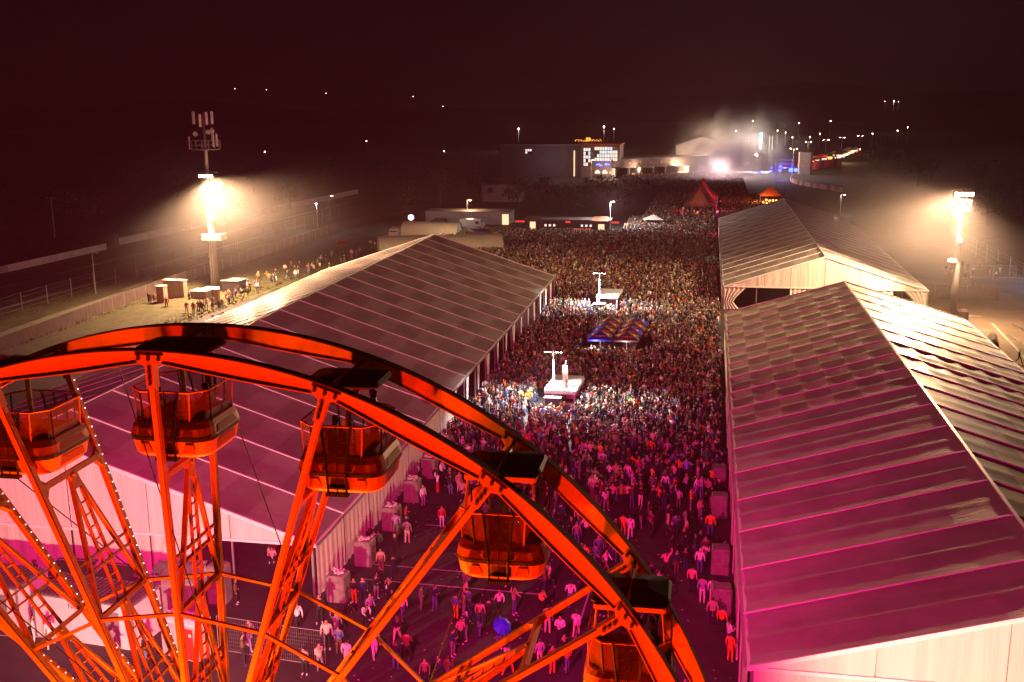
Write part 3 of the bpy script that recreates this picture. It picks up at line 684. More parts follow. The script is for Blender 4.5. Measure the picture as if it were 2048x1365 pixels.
def place_name(x, y):
    if x < -60: return 'on the lit bank' if y > 160 else 'by the mast cabinets'
    if x > 27: return 'on the right yard'
    side = 'by the left marquee' if x < -18.5 else ('by the right marquee' if x > -1.2 else ('mid square' if -13 < x < -6 else ('left of mid square' if x <= -13 else 'right of mid square')))
    return side
def row_name(y):
    return 'nearest the wheel' if y < 53 else ('a little beyond the wheel' if y < 62 else ('at the sparse edge of the crowd' if y < 74 else ('at the thick edge of the crowd' if y < 86 else 'inside the dense crowd')))
NP = [0]
def person(x, y, top, bot, pose='standing', rz=None, hair='dark', sc=None, z=0.0, group='people standing about the square', label=None):
    o = bpy.data.objects.new('person', PMESH[pose]); C.objects.link(o); NP[0] += 1
    o.location = (x, y, z); o.rotation_euler = (0, 0, rnd.uniform(0, 6.28) if rz is None else rz); s = sc or rnd.uniform(.93, 1.07)
    o.scale = (s*rnd.uniform(.95, 1.08), s, s)
    o['top_tone'] = COL[top]; o['bottom_tone'] = COL[bot]; o['hair_tone'] = HAIR[hair]; o['skin_tone'] = (.42, .25, .17) if rnd.random() < .85 else (.16, .09, .06)
    o['shoe_tone'] = rnd.choice(((.6, .58, .56), (.02, .02, .02), (.02, .02, .02)))
    given = bool(label)
    if not label: label = 'person in %s and %s, %s %s' % (TOPN[top], BOTN[bot], PV[pose], place_name(x, y))
    label = label.replace('pale lilac trousers', 'lilac trousers') if len(label.split()) > 16 else label
    if len(label.split()) > 16: label = label.replace('dark green', 'green')
    if label in used_labels and not given:
        for q_ in range(60):
            t2, b2 = rnd.choice(TOPW), rnd.choice(BOTW); l2 = 'person in %s and %s, %s %s' % (TOPN[t2], BOTN[b2], PV[pose], place_name(x, y))
            if l2 not in used_labels and len(l2.split()) <= 16:
                label = l2; o['top_tone'] = COL[t2]; o['bottom_tone'] = COL[b2]; break
    if len(label.split()) > 16: print('LONG', label)
    used_labels.setdefault(label, []).append(o)
    label = label.replace('on a phone behind', 'on phone behind').replace('jacket and navy trousers', 'jacket, navy trousers') if len(label.split()) > 16 else label
    tag(o, label, 'person', group); return o
def P(px_, py_, top, bot, pose='standing', rz=None, hair='dark', **k):
    g_ = G(px_, py_); return person(g_.x, g_.y, top, bot, pose, rz, hair, **k)
for a in ((685, 1197, 'yellow', 'denim', 'standing', 3.1), (709, 1206, 'black', 'orange', 'standing', 0), (727, 1207, 'navy', 'navy', 'standing', .3), (753, 1200, 'black', 'grey', 'phone', 1), (775, 1206, 'white', 'black', 'crossed', 2),
          (765, 1183, 'black', 'black', 'phone', -1), (640, 1247, 'black', 'black', 'crossed', .4), (690, 1250, 'black', 'black', 'bending', 1.5), (596, 1264, 'white', 'black', 'walking', .6), (655, 1300, 'cream', 'black', 'standing', .2),
          (695, 1338, 'white', 'white', 'standing', 3.0), (679, 1312, 'black', 'black', 'phone', 0), (729, 1253, 'white', 'black', 'bending', .8), (750, 1320, 'white', 'white', 'walking', .5), (806, 1240, 'white', 'denim', 'walking', .5),
          (843, 1222, 'grey', 'grey', 'standing', 1.6), (870, 1224, 'navy', 'denim', 'phone', 1), (792, 1342, 'black', 'denim', 'standing', 0), (815, 1325, 'burgundy', 'black', 'crossed', 3), (912, 1239, 'denim', 'orange', 'standing', 2.7),
          (906, 1313, 'navy', 'grey', 'phone', 1.2), (922, 1290, 'beige', 'black', 'phone', .2), (961, 1257, 'beige', 'lilac', 'standing', 3.1), (978, 1250, 'black', 'black', 'standing', 3.3), (940, 1247, 'navy', 'navy', 'crossed', 2), (998, 1300, 'black', 'denim', 'standing', .5),
          (1016, 1352, 'white', 'orange', 'walking', 2.6), (1141, 1216, 'white', 'denim', 'walking', 3.4), (1152, 1275, 'white', 'pink' if False else 'cream', 'walking', 3.0), (1120, 1290, 'white', 'black', 'crossed', 0), (1095, 1268, 'black', 'black', 'standing', 3), (1084, 1229, 'yellow', 'black', 'phone', 1),
          (1246, 1076, 'orange', 'orange', 'standing', 3.1), (1260, 1080, 'white', 'white', 'walking', 3.1), (1157, 1056, 'cream', 'grey', 'walking', 1), (1172, 1080, 'white', 'black', 'drinking', 0), (1180, 1116, 'cream', 'black', 'sitting', 1.0), (1197, 1122, 'denim', 'grey', 'standing', .2), (1228, 1126, 'grey', 'denim', 'standing', 3),
          (1344, 1120, 'black', 'black', 'walking', 1.4), (1098, 1178, 'cream', 'navy', 'walking', 2.2), (1399, 1148, 'white', 'denim', 'standing', 3, 'white'), (1383, 1187, 'pink', 'black', 'standing', 3), (1404, 1208, 'lilac', 'white', 'standing', 3), (1425, 1210, 'white', 'white', 'standing', 3.1), (1424, 1253, 'white', 'denim', 'standing', 3.1),
          (1443, 1268, 'orange', 'black', 'standing', 2.8), (1457, 1300, 'white', 'black', 'phone', 2), (1460, 1325, 'orange', 'orange', 'standing', 2.5), (884, 1055, 'red', 'white', 'standing', .5, 'fair'), (847, 1014, 'white', 'lilac', 'standing', 1, 'white'), (815, 1088, 'grey', 'beige' if False else 'cream', 'standing', 3.1), (812, 1055, 'red', 'black', 'waving', 2),
          (1239, 970, 'white', 'orange', 'standing', 3.1, 'fair'), (1255, 968, 'white', 'white', 'standing', 2.8), (1345, 990, 'orange', 'grey', 'standing', 3), (1393, 996, 'white', 'lilac', 'walking', 1.5), (1330, 990, 'white', 'denim', 'standing', 0), (1205, 935, 'pink', 'grey', 'standing', 3), (1158, 960, 'grey', 'grey', 'standing', 2), (1420, 1075, 'orange', 'denim', 'standing', 3),
          (900, 975, 'cream', 'black', 'standing', 0), (918, 985, 'pink', 'cream', 'standing', 1), (1370, 1065, 'grey', 'black', 'standing', 2), (1300, 1080, 'black', 'black', 'drinking', 1), (1400, 1040, 'pink', 'grey', 'standing', 1), (737, 1080, 'black', 'black', 'sitting', 1), (745, 1085, 'white', 'grey', 'sitting', 1.4), (722, 1120, 'navy', 'black', 'sitting', 1.8),
          (547, 1105, 'black', 'black', 'sitting', 0), (545, 1120, 'pink', 'black', 'sitting', .3), (640, 1345, 'cream', 'grey', 'drinking', 1), (500, 1300, 'burgundy', 'lilac', 'walking', 1), (487, 1330, 'brown', 'black', 'crossed', 2), (610, 1350, 'grey', 'black', 'phone', 0)):
    P(a[0], a[1], a[2], a[3], a[4], a[5], *(a[6:7]))
spots = [tuple(o.location.xy) for l in used_labels.values() for o in l]
TOPW = ['black']*22+['white']*6+['cream']*3+['grey']*4+['navy']*6+['denim']*3+['red']*1+['orange']*2+['pink']*1+['brown']*3+['green']*3+['beige']*2+['burgundy']*2+['khaki', 'yellow', 'lilac']
BOTW = ['black']*13+['denim']*7+['grey']*3+['navy']*3+['khaki', 'cream', 'white', 'orange', 'brown']
HW = ['dark']*7+['brown']*4+['fair']*3+['white', 'red']
def free(x, y, d=.45): return all((x-a)**2+(y-b_)**2 > d*d for a, b_ in spots)
KEEP = [(-14.9, 93.5, 4.2, 9.5), (-13.5, 120.5, 8, 6), (-15.2, 145.5, 4, 7)]   # kiosks and parasols stand here (cx, cy, half size)
def blocked(x, y):
    return any(abs(x-cx) < wx/2 and abs(y-cy) < wy/2 for cx, cy, wx, wy in ((-13.9, 97.8, 4.4, 7.6), (-10.3, 122.6, 8.6, 8.6), (-14.2, 148.5, 4.2, 7.4)))
n_rand = 0
while n_rand < 128:
    y = 46+30*rnd.random()**.62; x = rnd.uniform(-21.0, 1.2)
    if y < 52 and x < -19: continue
    if not free(x, y, .6) or blocked(x, y): continue
    k = rnd.choice([1, 1, 2, 3, 4])
    for _ in range(k):
        xx, yy = x+rnd.uniform(-.9, .9), y+rnd.uniform(-.8, .8)
        if not free(xx, yy) or n_rand >= 128 or not -21.3 < xx < 1.5: continue
        ps = rnd.choice(['standing']*4+['crossed']*2+['phone']*2+['drinking']*2+['walking']*2+['waving'])
        person(xx, yy, rnd.choice(TOPW), rnd.choice(BOTW), ps, hair=rnd.choice(HW)); spots.append((xx, yy)); n_rand += 1
# people on the bank, coming up beside the left marquee
for a in ((309, 612, 'orange', 'orange'), (317, 612, 'orange', 'orange'), (302, 612, 'black', 'navy'), (298, 611, 'navy', 'black'), (354, 603, 'beige', 'navy'), (334, 622, 'red', 'red'), (379, 608, 'navy', 'navy'),
          (374, 630, 'beige', 'red'), (388, 632, 'red', 'brown'), (402, 628, 'navy', 'navy'), (414, 622, 'white', 'brown'), (426, 630, 'orange', 'orange'), (439, 627, 'orange', 'orange'), (445, 624, 'grey', 'grey'), (459, 607, 'orange', 'black'), (466, 608, 'black', 'black')):
    P(a[0], a[1], a[2], a[3], 'standing', None, 'dark', group='people walking along the bank', z=.25)
cnt = 0
while cnt < 74:
    t_ = rnd.random(); cxp = 395+t_*400; cyp = 628-t_*136-3*math.sin(t_*3)
    g_ = G(cxp+rnd.gauss(0, 7), cyp+rnd.gauss(-4, 5))
    if g_.x > -60.6 or not free(g_.x, g_.y, .5): continue
    person(g_.x, g_.y, rnd.choice(TOPW+['orange', 'orange', 'white']), rnd.choice(BOTW), rnd.choice(['standing', 'standing', 'walking', 'crossed', 'phone']), hair=rnd.choice(HW), z=.3 if g_.x < -72 else .02, group='people walking along the bank')
    spots.append((g_.x, g_.y)); cnt += 1
_p1 = P(2037, 727, 'black', 'black', 'walking', 1.6, 'dark', label='dark figure walking alone across the sandy yard at the right edge', group='people on the right yard')
P(1947, 578, 'black', 'black', 'standing', 0, 'dark', label='dark figure with a yellow bag at the yard fence', group='people on the right yard')
for i in range(16):
    P(1885+rnd.random()*120, 530+rnd.random()*32, rnd.choice(['black', 'grey', 'white', 'brown']), 'black', rnd.choice(POSES[:4]), None, 'dark', group='people on the right yard')
# riders in the gondolas
def rider(k, dx, dy, top, hair, pose, rz, label, z=.2, sc=.92):
    th = TH3+(k-3)*DT; lx = WR*math.sin(th)
    return person(HX+lx+dx, HY+dy+lx*.0158, top, 'black', pose, rz, hair, sc=sc, z=HZ+WR*math.cos(th)-2.12+z, group='riders in the gondolas', label=label)
rider(3, .42, .25, 'red', 'dark', 'crossed', -1.3, 'rider in red hooded coat with long dark hair looking over the gondola rail')
rider(3, -.42, .15, 'burgundy', 'brown', 'sitting', 1.6, 'seated rider in dark red facing the red-coated one in the same gondola', z=.42)
rider(2, .48, .1, 'burgundy', 'dark', 'sitting', 4.7, 'dark seated rider in the second gondola from the left', z=.45)
rider(5, .46, .25, 'black', 'dark', 'sitting', -1.57, 'dark-haired rider behind the glass of the lowest right gondola', z=.55)
rider(5, .40, -.30, 'burgundy', 'fair', 'sitting', -1.57, 'fair-haired rider beside the dark-haired one in the lowest right gondola', z=.55)

# ---- the crowd beyond: one mass
def lowpoly(h_arm, seed):
    q = MB()
    def loft(prof, n, mi):   # (cx, cy, z, rx, ry)
        vs = []; fs = []
        for cx, cy, z, rx, ry in prof:
            for i in range(n):
                t = 2*math.pi*(i+.5)/n; vs.append((cx+rx*math.cos(t), cy+ry*math.sin(t), z))
        for j in range(len(prof)-1):
            for i in range(n): fs.append((j*n+i, j*n+(i+1) % n, (j+1)*n+(i+1) % n, (j+1)*n+i))
        fs.append(tuple(range((len(prof)-1)*n, len(prof)*n))); q.add(vs, fs, mi)
    loft([(0, 0, .88, .16, .11), (0, 0, 1.10, .15, .11), (0, 0, 1.36, .23, .13), (0, 0, 1.47, .10, .08)], 6, 2)
    loft([(0, -.02, 1.46, .06, .06), (0, -.03, 1.56, .09, .10), (0, -.02, 1.62, .095, .105)], 6, 0)
    loft([(0, -.0, 1.60, .10, .11), (0, 0, 1.68, .09, .10), (0, 0, 1.73, .04, .05)], 6, 1)
    for s in (-1, 1):
        loft([(s*.11, .0, .0, .06, .09), (s*.10, 0, .5, .07, .08), (s*.08, 0, .92, .09, .10)], 4, 3)
        a, b_, c_ = (s*.22, 0, 1.40), (s*.29, -.02, 1.14), (s*.26, -.16, .95)
        if h_arm == 1 and s == 1: b_, c_ = (s*.34, -.05, 1.58), (s*.32, -.06, 1.85)
        if h_arm == 2: b_, c_ = (s*.28, -.08, 1.16), (s*.08, -.30, 1.24)
        q.beam(a, b_, .10, .10, mi=2); q.beam(b_, c_, .08, .08, mi=2)
    return q
def farpoly(h_arm):
    q = MB()
    def loft(prof, n, mi, cap=True):
        vs = []; fs = []
        for cx, cy, z, rx, ry in prof:
            for i in range(n):
                t = 2*math.pi*(i+.5)/n; vs.append((cx+rx*math.cos(t), cy+ry*math.sin(t), z))
        for j in range(len(prof)-1):
            for i in range(n): fs.append((j*n+i, j*n+(i+1) % n, (j+1)*n+(i+1) % n, (j+1)*n+i))
        if cap: fs.append(tuple(range((len(prof)-1)*n, len(prof)*n)))
        q.add(vs, fs, mi)
    loft([(0, 0, .85, .16, .11), (0, 0, 1.34, .22, .13), (0, 0, 1.48, .09, .08)], 5, 2)
    loft([(0, -.02, 1.47, .07, .07), (0, -.02, 1.62, .10, .11)], 5, 0, False); loft([(0, 0, 1.60, .10, .11), (0, 0, 1.73, .06, .07)], 5, 1)
    for s in (-1, 1):
        loft([(s*.10, 0, .0, .06, .09), (s*.09, 0, .9, .10, .10)], 3, 3, False)
        a, c_ = (s*.21, 0, 1.40), ((s*.27, -.10, .98) if not (h_arm == 1 and s == 1) else (s*.34, -.05, 1.85))
        q.beam(a, c_, .09, .09, mi=2)
    return q
LP = [lowpoly(i, i) for i in (0, 1, 2)]+[farpoly(0), farpoly(1)]
def tri(q):
    V = np.array(q.v); F = []; Mi = []
    for f, mi in zip(q.f, q.m):
        for i in range(1, len(f)-1): F.append((f[0], f[i], f[i+1])); Mi.append(mi)
    return V, np.array(F), np.array(Mi)
LPT = [tri(q) for q in LP]
pts = []
def zone(x0, x1, y0, y1, dens, cond=lambda x, y: True):
    st = 1/math.sqrt(dens); nx = int((x1-x0)/st); ny = int((y1-y0)/st)
    for j in range(ny):
        for i in range(nx):
            x = x0+(i+.5+rnd.uniform(-.48, .48))*st+(.5*st if j % 2 else 0); y = y0+(j+.5+rnd.uniform(-.48, .48))*st
            if x < x1 and cond(x, y) and not blocked(x, y): pts.append((x, y))
def clump(x, y, p):  # patchy density
    return rnd.random() < p*(1+.5*math.sin(x*.9+math.sin(y*.5)*2)*math.sin(y*.7+x*.3))
zone(-21.6, 1.8, 73, 78, 1.4, lambda x, y: clump(x, y, .62))
zone(-22.0, 1.8, 78, 84, 1.7, lambda x, y: clump(x, y, .8))
zone(-22.0, 1.9, 84, 92, 2.2, lambda x, y: rnd.random() < .9)
def lane(x, y):
    a = math.sin(x*.33+2.1*math.sin(y*.11))*math.sin(y*.21+1.3*math.sin(x*.27)); return rnd.random() < (.98 if a > -.35 else .62)
zone(-22.0, 2.0, 92, 157, 2.6, lane)
zone(-46.0, 2.0, 157, 180, 2.3, lambda x, y: x > -22-(y-157)*1.3 or rnd.random() < .25)
zone(-46.0, 2.0, 180, 233, 2.2, lane)
zone(-58.0, -46.0, 195, 222, .7)
zone(-19.0, 2.2, 233, 262, 2.0); zone(-16.0, 22, 262, 330, 1.5, lambda x, y: not (-8 < x < 3.2 and y < 318)); zone(-20.0, 12, 330, 400, 1.3)
zone(-33, 8, 385, 440, .6)
zone(4, 20, 246, 275, 1.6)
zone(-8, 3, 262, 318, .5)
N = len(pts); pts = np.array(pts)
cr = np.array([COL[c] for c in TOPW]); cb = np.array([COL[c] for c in BOTW]); ch = np.array([HAIR[c] for c in HW])
V_all = []; F_all = []; C_all = []; off = 0
kind = nrs.randint(0, 8, N); kind = np.where(kind < 5, 0, np.where(kind < 6, 1, 2)); kind = np.where(pts[:, 1] > 128, np.where(kind == 1, 4, 3), kind)
for kk in range(5):
    V, F, Mi = LPT[kk]; ids = np.where(kind == kk)[0]; n = len(ids)
    if not n: continue
    a = nrs.uniform(0, 2*np.pi, n); s = nrs.uniform(.86, 1.10, n); ca, sa = np.cos(a)*s, np.sin(a)*s
    X = V[None, :, 0]*ca[:, None]-V[None, :, 1]*sa[:, None]+pts[ids, 0][:, None]
    Y = V[None, :, 0]*sa[:, None]+V[None, :, 1]*ca[:, None]+pts[ids, 1][:, None]
    Z = V[None, :, 2]*s[:, None]+0*X
    V_all.append(np.stack([X, Y, Z], -1).reshape(-1, 3))
    F_all.append((F[None]+(np.arange(n)*len(V))[:, None, None]+off).reshape(-1, 3)); off += n*len(V)
    top = cr[nrs.randint(0, len(cr), n)]; bot = cb[nrs.randint(0, len(cb), n)]; hr = ch[nrs.randint(0, len(ch), n)]; skn = np.tile([[.42, .25, .17]], (n, 1))
    val = np.exp(nrs.normal(-.15, .65, n)); top = np.minimum(top*val[:, None], .85); bot = np.minimum(bot*val[:, None]**.6, .8)
    pal = np.stack([skn, hr, top, bot], 1)                      # n,4,3
    C_all.append(pal[:, Mi, :].reshape(-1, 3))
V_all = np.concatenate(V_all); F_all = np.concatenate(F_all); C_all = np.concatenate(C_all)
me = bpy.data.meshes.new('crowd'); me.vertices.add(len(V_all)); me.vertices.foreach_set('co', V_all.astype(np.float32).ravel())
me.loops.add(len(F_all)*3); me.loops.foreach_set('vertex_index', F_all.astype(np.int32).ravel())
me.polygons.add(len(F_all)); me.polygons.foreach_set('loop_start', np.arange(0, len(F_all)*3, 3, dtype=np.int32))
me.update(calc_edges=True)
ca_ = me.attributes.new('cloth', 'FLOAT_COLOR', 'FACE'); ca_.data.foreach_set('color', np.concatenate([C_all, np.ones((len(C_all), 1))], 1).astype(np.float32).ravel())
cm = bpy.data.materials.new('crowd_cloth'); cm.use_nodes = True; b = cm.node_tree.nodes['Principled BSDF']; at = cm.node_tree.nodes.new('ShaderNodeAttribute'); at.attribute_name = 'cloth'
cm.node_tree.links.new(at.outputs['Color'], b.inputs['Base Color']); b.inputs['Roughness'].default_value = .75
me.materials.append(cm)
tag(place('crowd', me), 'dense crowd in mixed clothes filling the square between the marquees', 'crowd', kind='stuff')
print('CROWD', N, len(F_all), 'PEOPLE', NP[0])

# ================================================================== light masts
M['cab2'] = mat('shelf_paint', (.30, .26, .22), .7)
M['polec'] = mat('pole_paint', (.13, .11, .10), .7, noise=.2)
def mast_left():
    b_ = G(432, 590); t = thing('light_mast', 'tall mast with antennas on top and two bright floodlight clusters, left', 'light mast', (b_.x, b_.y, 0), 0, 'floodlight masts')
    MB().tube((0, 0, 0), (0, 0, 18), .72, .40, n=14).build('pole', M['polec'], t, smooth=True)
    MB().tube((0, 0, 18), (0, 0, 28.0), .34, .14, n=10).build('upper_pole', M['galv'], t, smooth=True)
    lad = MB()
    for s in (-1, 1): lad.tube((s*.2+.1, -.95, 1), (s*.2+.1, -.7, 17.5), .03, n=5)
    lo = lad.build('ladder', M['galv'], t)
    MB().box((.5, -.3, 9.2), (3.2, 2.0, .9)).build('equipment_shelf', M['cab2'], t)
    for z in (12.5, 14.2): MB().box((.6, -.6, z), (.9, .5, 1.0)).build('junction_box', M['white'], t)
    pf = MB(); pf.tube((0, 0, 22.5), (0, 0, 22.62), 2.2, n=14)
    for i in range(14):
        a = 2*math.pi*i/14; a2 = 2*math.pi*(i+1)/14
        pf.tube((2.2*math.cos(a), 2.2*math.sin(a), 22.6), (2.2*math.cos(a), 2.2*math.sin(a), 23.9), .05, n=5)
        for zz in (23.2, 23.9): pf.tube((2.2*math.cos(a), 2.2*math.sin(a), zz), (2.2*math.cos(a2), 2.2*math.sin(a2), zz), .035, n=4)
    pf.build('platform', M['galv'], t)
    pan = MB().cbox((0, 0, 0), (.42, .24, 1.9), .05).mesh('antenna', M['white'])
    for i, (x, y, z) in enumerate(((-1.4, -.4, 27.3), (0, -1.1, 26.9), (.9, -.8, 27.2), (1.5, -.2, 27.3), (1.45, -.4, 24.9), (-2.3, -.5, 23.6), (2.25, -.7, 24.0), (1.9, -1.1, 23.9))):
        place('antenna', pan, t, (x, y, z), .4*i)
    arm = MB()
    for a_, b2 in (((0, 0, 27), (-1.4, -.3, 27)), ((0, 0, 27), (1.5, -.1, 27)), ((0, 0, 27), (0, -1, 27)), ((0, 0, 25), (1.4, -.3, 25))): arm.tube(a_, b2, .05, n=5)
    arm.build('antenna_arm', M['galv'], t)
    for x, z in ((-.95, 24.9), (1.15, 25.2), (1.75, 25.3)):
        MB().tube((x, -1.0, z), (x, -1.25, z), .40, .34, n=12).build('dish', M['white'], t)
    rig = MB()
    for z in (16.4, 18.6):
        rig.box((.3, -.2, z+.5), (2.6, 1.2, .08)); rig.box((.3, -.2, z-.5), (2.2, 1.0, .06))
    rig.build('lamp_frame', M['galv'], t)
    for z in (16.4, 18.6):
        for i in range(4):
            x = -.6+i*.6; h = MB().cbox((x, -1.0, z), (.46, .3, .5), .05).build('floodlight', M['dark'], t)
            MB().box((x, -1.17, z-.03), (.38, .03, .38)).build('lamp_glass', M['lampo'], h)
    return b_
bL = mast_left()
lamp('mast_light', 'SPOT', (bL.x+1.8, bL.y-3.0, 18.3), 150000, WARM, size=.5, cone=160, blend=.6, target=(bL.x+9, bL.y-6, -4))
lamp('mast_light', 'SPOT', (bL.x+1.0, bL.y-1.6, 18.0), 200000, WARM, size=.5, cone=30, blend=.8, target=(12, 113, 7))
lamp('mast_light', 'SPOT', (bL.x+2.4, bL.y-2.8, 16.3), 40000, WARM, size=.5, cone=158, blend=.6, target=(bL.x+10, bL.y-1, 6))

def mast_right():
    b_ = G(1904, 645); t = thing('light_mast', 'slim floodlight mast with caged lamp head rising behind the right marquees', 'light mast', (b_.x, b_.y, 0), 0, 'floodlight masts')
    MB().tube((0, 0, 0), (0, 0, 8), .50, .42, n=12).build('pole', M['dark'], t, smooth=True)
    MB().tube((0, 0, 8), (0, 0, 17.2), .20, .13, n=10).build('upper_pole', M['galv'], t, smooth=True)
    MB().tube((-.35, 0, 8), (-.3, 0, 15.5), .05, n=6).build('conduit', M['galv'], t)
    cg = MB(); P_ = [(-1.2, -.6), (1.2, -.6), (1.2, .6), (-1.2, .6)]
    for z, s in ((17.4, 1.0), (16.2, .93), (14.9, .75)):
        for i in range(4):
            a_, b2 = P_[i], P_[(i+1) % 4]; cg.tube((a_[0]*s, a_[1]*s, z), (b2[0]*s, b2[1]*s, z), .06, n=5)
    for x, y in P_: cg.tube((x, y, 17.4), (x*.75, y*.75, 14.9), .06, n=5)
    cg.tube((-1.1, -.6, 17.4), (.9, -.5, 14.9), .04, n=5); cg.tube((1.1, -.6, 17.4), (-.9, -.5, 14.9), .04, n=5)
    cg.build('cage', M['galv'], t)
    for i in range(4):
        h = MB().cbox((-.9+i*.6, -.7, 17.1), (.5, .3, .5), .05).build('floodlight', M['dark'], t)
        MB().box((-.9+i*.6, -.87, 17.05), (.42, .03, .40)).build('lamp_glass', M['lampo'], h)
    h = MB().cbox((-1.0, -.6, 14.5), (.6, .4, .5), .05).build('floodlight', M['dark'], t); MB().box((-1.0, -.82, 14.45), (.5, .03, .4)).build('lamp_glass', M['lampo'], h)
    MB().box((0, -.2, 11), (.7, .4, .5)).build('junction_box', M['white'], t)
    tr = MB(); tr.lathe((-.6, 0, 8.0), [(.5, 0), (.7, .2), (.5, .5)], 8); tr.build('bracket', M['white'], t)
    return b_
bR = mast_right()
lamp('mast_light', 'SPOT', (bR.x-.6, bR.y-1.6, 16.9), 60000, WARM, size=.5, cone=156, blend=.7, target=(bR.x-12, bR.y-10, 0))
lamp('mast_light', 'SPOT', (bR.x-.4, bR.y-1.6, 16.7), 60000, WARM, size=.5, cone=64, blend=.6, target=(-26, 118, 5))
lamp('mast_light', 'SPOT', (bR.x-.9, bR.y-1.6, 16.7), 150000, WARM, size=.5, cone=50, blend=.6, target=(18, 92, 7))
lamp('mast_light', 'SPOT', (bR.x-.9, bR.y-1.4, 16.5), 90000, WARM, size=.5, cone=70, blend=.6, target=(14, 151.5, 4))
lamp('mast_light', 'SPOT', (bR.x-.2, bR.y-1.6, 16.6), 38000, WARM, size=.5, cone=110, blend=.45, target=(bR.x+3, bR.y+2, 0))

# thin lamp posts ------------------------------------------------
def lamp_post(px_, py_, h, label, lit='lampw', power=0, col=(1, 1, 1), arm=.6, group='slim lamp posts', r=.07, light_z=None, base=None, double=False):
    g_ = base or G(px_, py_); t = thing('lamp_post', label, 'lamp post', (g_.x, g_.y, 0), 0, group)
    MB().tube((0, 0, 0), (0, 0, h), r*1.3, r*.7, n=8).build('pole', M['galv'], t)
    for s in ((-1, 1) if double else (1,)):
        hd = MB(); hd.beam((0, 0, h), (s*arm, -.1, h+.08), .06, .06); hd.cbox((s*(arm+.2), -.12, h+.06), (.55, .26, .14), .03); hh = hd.build('lamp_head', M['galv'], t)
        if lit: MB().box((s*(arm+.2), -.14, h-.03), (.46, .22, .05)).build('lamp_glass', M[lit], hh)
    if power: lamp('post_light', 'POINT', (g_.x+(arm+.2), g_.y-.3, h-.35), power, col, size=.2)
    return t
lamp_post(192, 590, 6.6, 'thin unlit lamp post standing on the verge at the far left', None)
lamp_post(636, 466, 6.8, 'cool white lit lamp post at the end of the service road', 'lampc', 1500, (.7, .8, 1), arm=-.3)
lamp_post(660, 440, 6.2, 'dim warm lamp post just behind the cool white one', 'lampo', 0)
lamp_post(1220, 466, 7.0, 'brilliant white lamp on a post above the bright part of the crowd', 'lampw', 14000, (1, .92, .85))
lamp_post(935, 446, 5.6, 'warm lamp post above the white van', 'lampo', 2500, WARM)
lamp_post(1680, 430, 5.2, 'short white lamp post behind the far right marquee', 'lampw', 900, (1, .9, .95))
lamp_post(110, 476, 9.0, 'dark twin-headed lamp post beyond the track wall', None, double=True)
lamp_post(472, 500, 9.0, 'faint lamp post in the glow right of the left mast', None)
lamp_post(1182, 360, 7.5, 'warm street lamp before the office windows', 'lampo', 1500, WARM)
for i, (x, y, h) in enumerate(((1585, 352, 10.5), (1614, 328, 10), (1650, 322, 10), (1682, 315, 10), (1718, 310, 10))):
    lamp_post(x, y, h, ['nearest', 'second', 'third', 'fourth', 'farthest'][i]+' of the twin-headed lit posts lining the far road on the right', 'far_w', 1800 if i < 2 else 0, WARM, double=True, arm=.9)

# portable tower lights by the kiosks
def tower(px_, py_, h, label, power):
    g_ = G(px_, py_); t = thing('tower_light', label, 'tower light', (g_.x, g_.y, 0), 0, 'portable tower lights')
    MB().cbox((0, 0, .95), (1.5, 1.3, 1.5), .08).build('housing', M['dark'], t)
    MB().box((0, 0, 1.74), (1.6, 1.4, .06)).build('housing_top', M['white'], t)
    MB().tube((0, 0, 1.7), (0, 0, 4.2), .10, n=8).build('mast', M['white'], t); MB().tube((0, 0, 4.2), (0, 0, h), .06, n=8).build('mast', M['white'], t)
    MB().box((0, 0, h), (1.5, .08, .08)).build('crossbar', M['dark'], t)
    for s in (-1, 1):
        for q in (.35, .72):
            hd = MB().cbox((s*q, -.05, h-.1), (.3, .3, .16), .03).build('floodlight', M['dark'], t); MB().box((s*q, -.05, h-.2), (.24, .24, .03)).build('lamp_glass', M['lampw'], hd)
        lamp('tower_light_beam', 'SPOT', (g_.x+s*.55, g_.y-.1, h-.35), power, (1, .93, .88), size=.2, cone=118, blend=.5, target=(g_.x+s*2.6, g_.y-.9, 0))
tower(1107, 828, 6.3, 'portable light tower glaring over the nearer white kiosk', 11000)
tower(1198, 632, 6.2, 'portable light tower glaring over the farther white kiosk', 11000)
def kiosk(cx, cy, W, D, H, label):
    t = thing('kiosk', label, 'kiosk', (cx, cy, 0), -.03, 'white kiosks in the crowd')
    MB().box((0, 0, H+.06), (W, D, .12)).build('roof', M['white'], t)
    for x in (-W/2+.1, W/2-.1):
        for y in (-D/2+.1, D/2-.1): MB().box((x, y, H/2), (.12, .12, H)).build('post', M['white'], t)
    MB().box((0, D/2-.1, H/2), (W-.3, .06, H)).build('back_wall', M['white'], t)
    MB().box((-W/2+.08, .2, 1.0), (.05, D-.6, 2.0)).build('side_wall', M['white'], t)
    MB().box((0, -D/2-.03, H-.12), (W, .06, .34)).build('fascia', M['white'], t); MB().box((W/2+.03, 0, H-.12), (.06, D, .34)).build('fascia', M['white'], t)
    MB().box((-.6, -D/2+.9, .9), (1.1, .7, 1.7)).build('fridge', M['dark'], t)
    for i in range(5): MB().box((W/2-.05, -D/2+.6+i*(D-1)/4.6, H/2), (.05, .08, H-.2)).build('rail_post', M['dark'], t)
    MB().box((W/2-.04, 0, 1.2), (.06, D-.2, .08)).build('rail', M['dark'], t)
    MB().box((.3, -D/2+.5, 1.0), (W-1.2, .5, .1)).build('counter', M['white'], t)
    MB().box((.4, -D/2+.75, .5), (W-1.4, .06, .95)).build('counter_front', M['cream'] if 'cream' in M else M['wrap'], t)
    return t
kiosk(-13.3, 98.6, 3.0, 5.6, 2.3, 'nearer white kiosk with its roof blazing under the tower light')
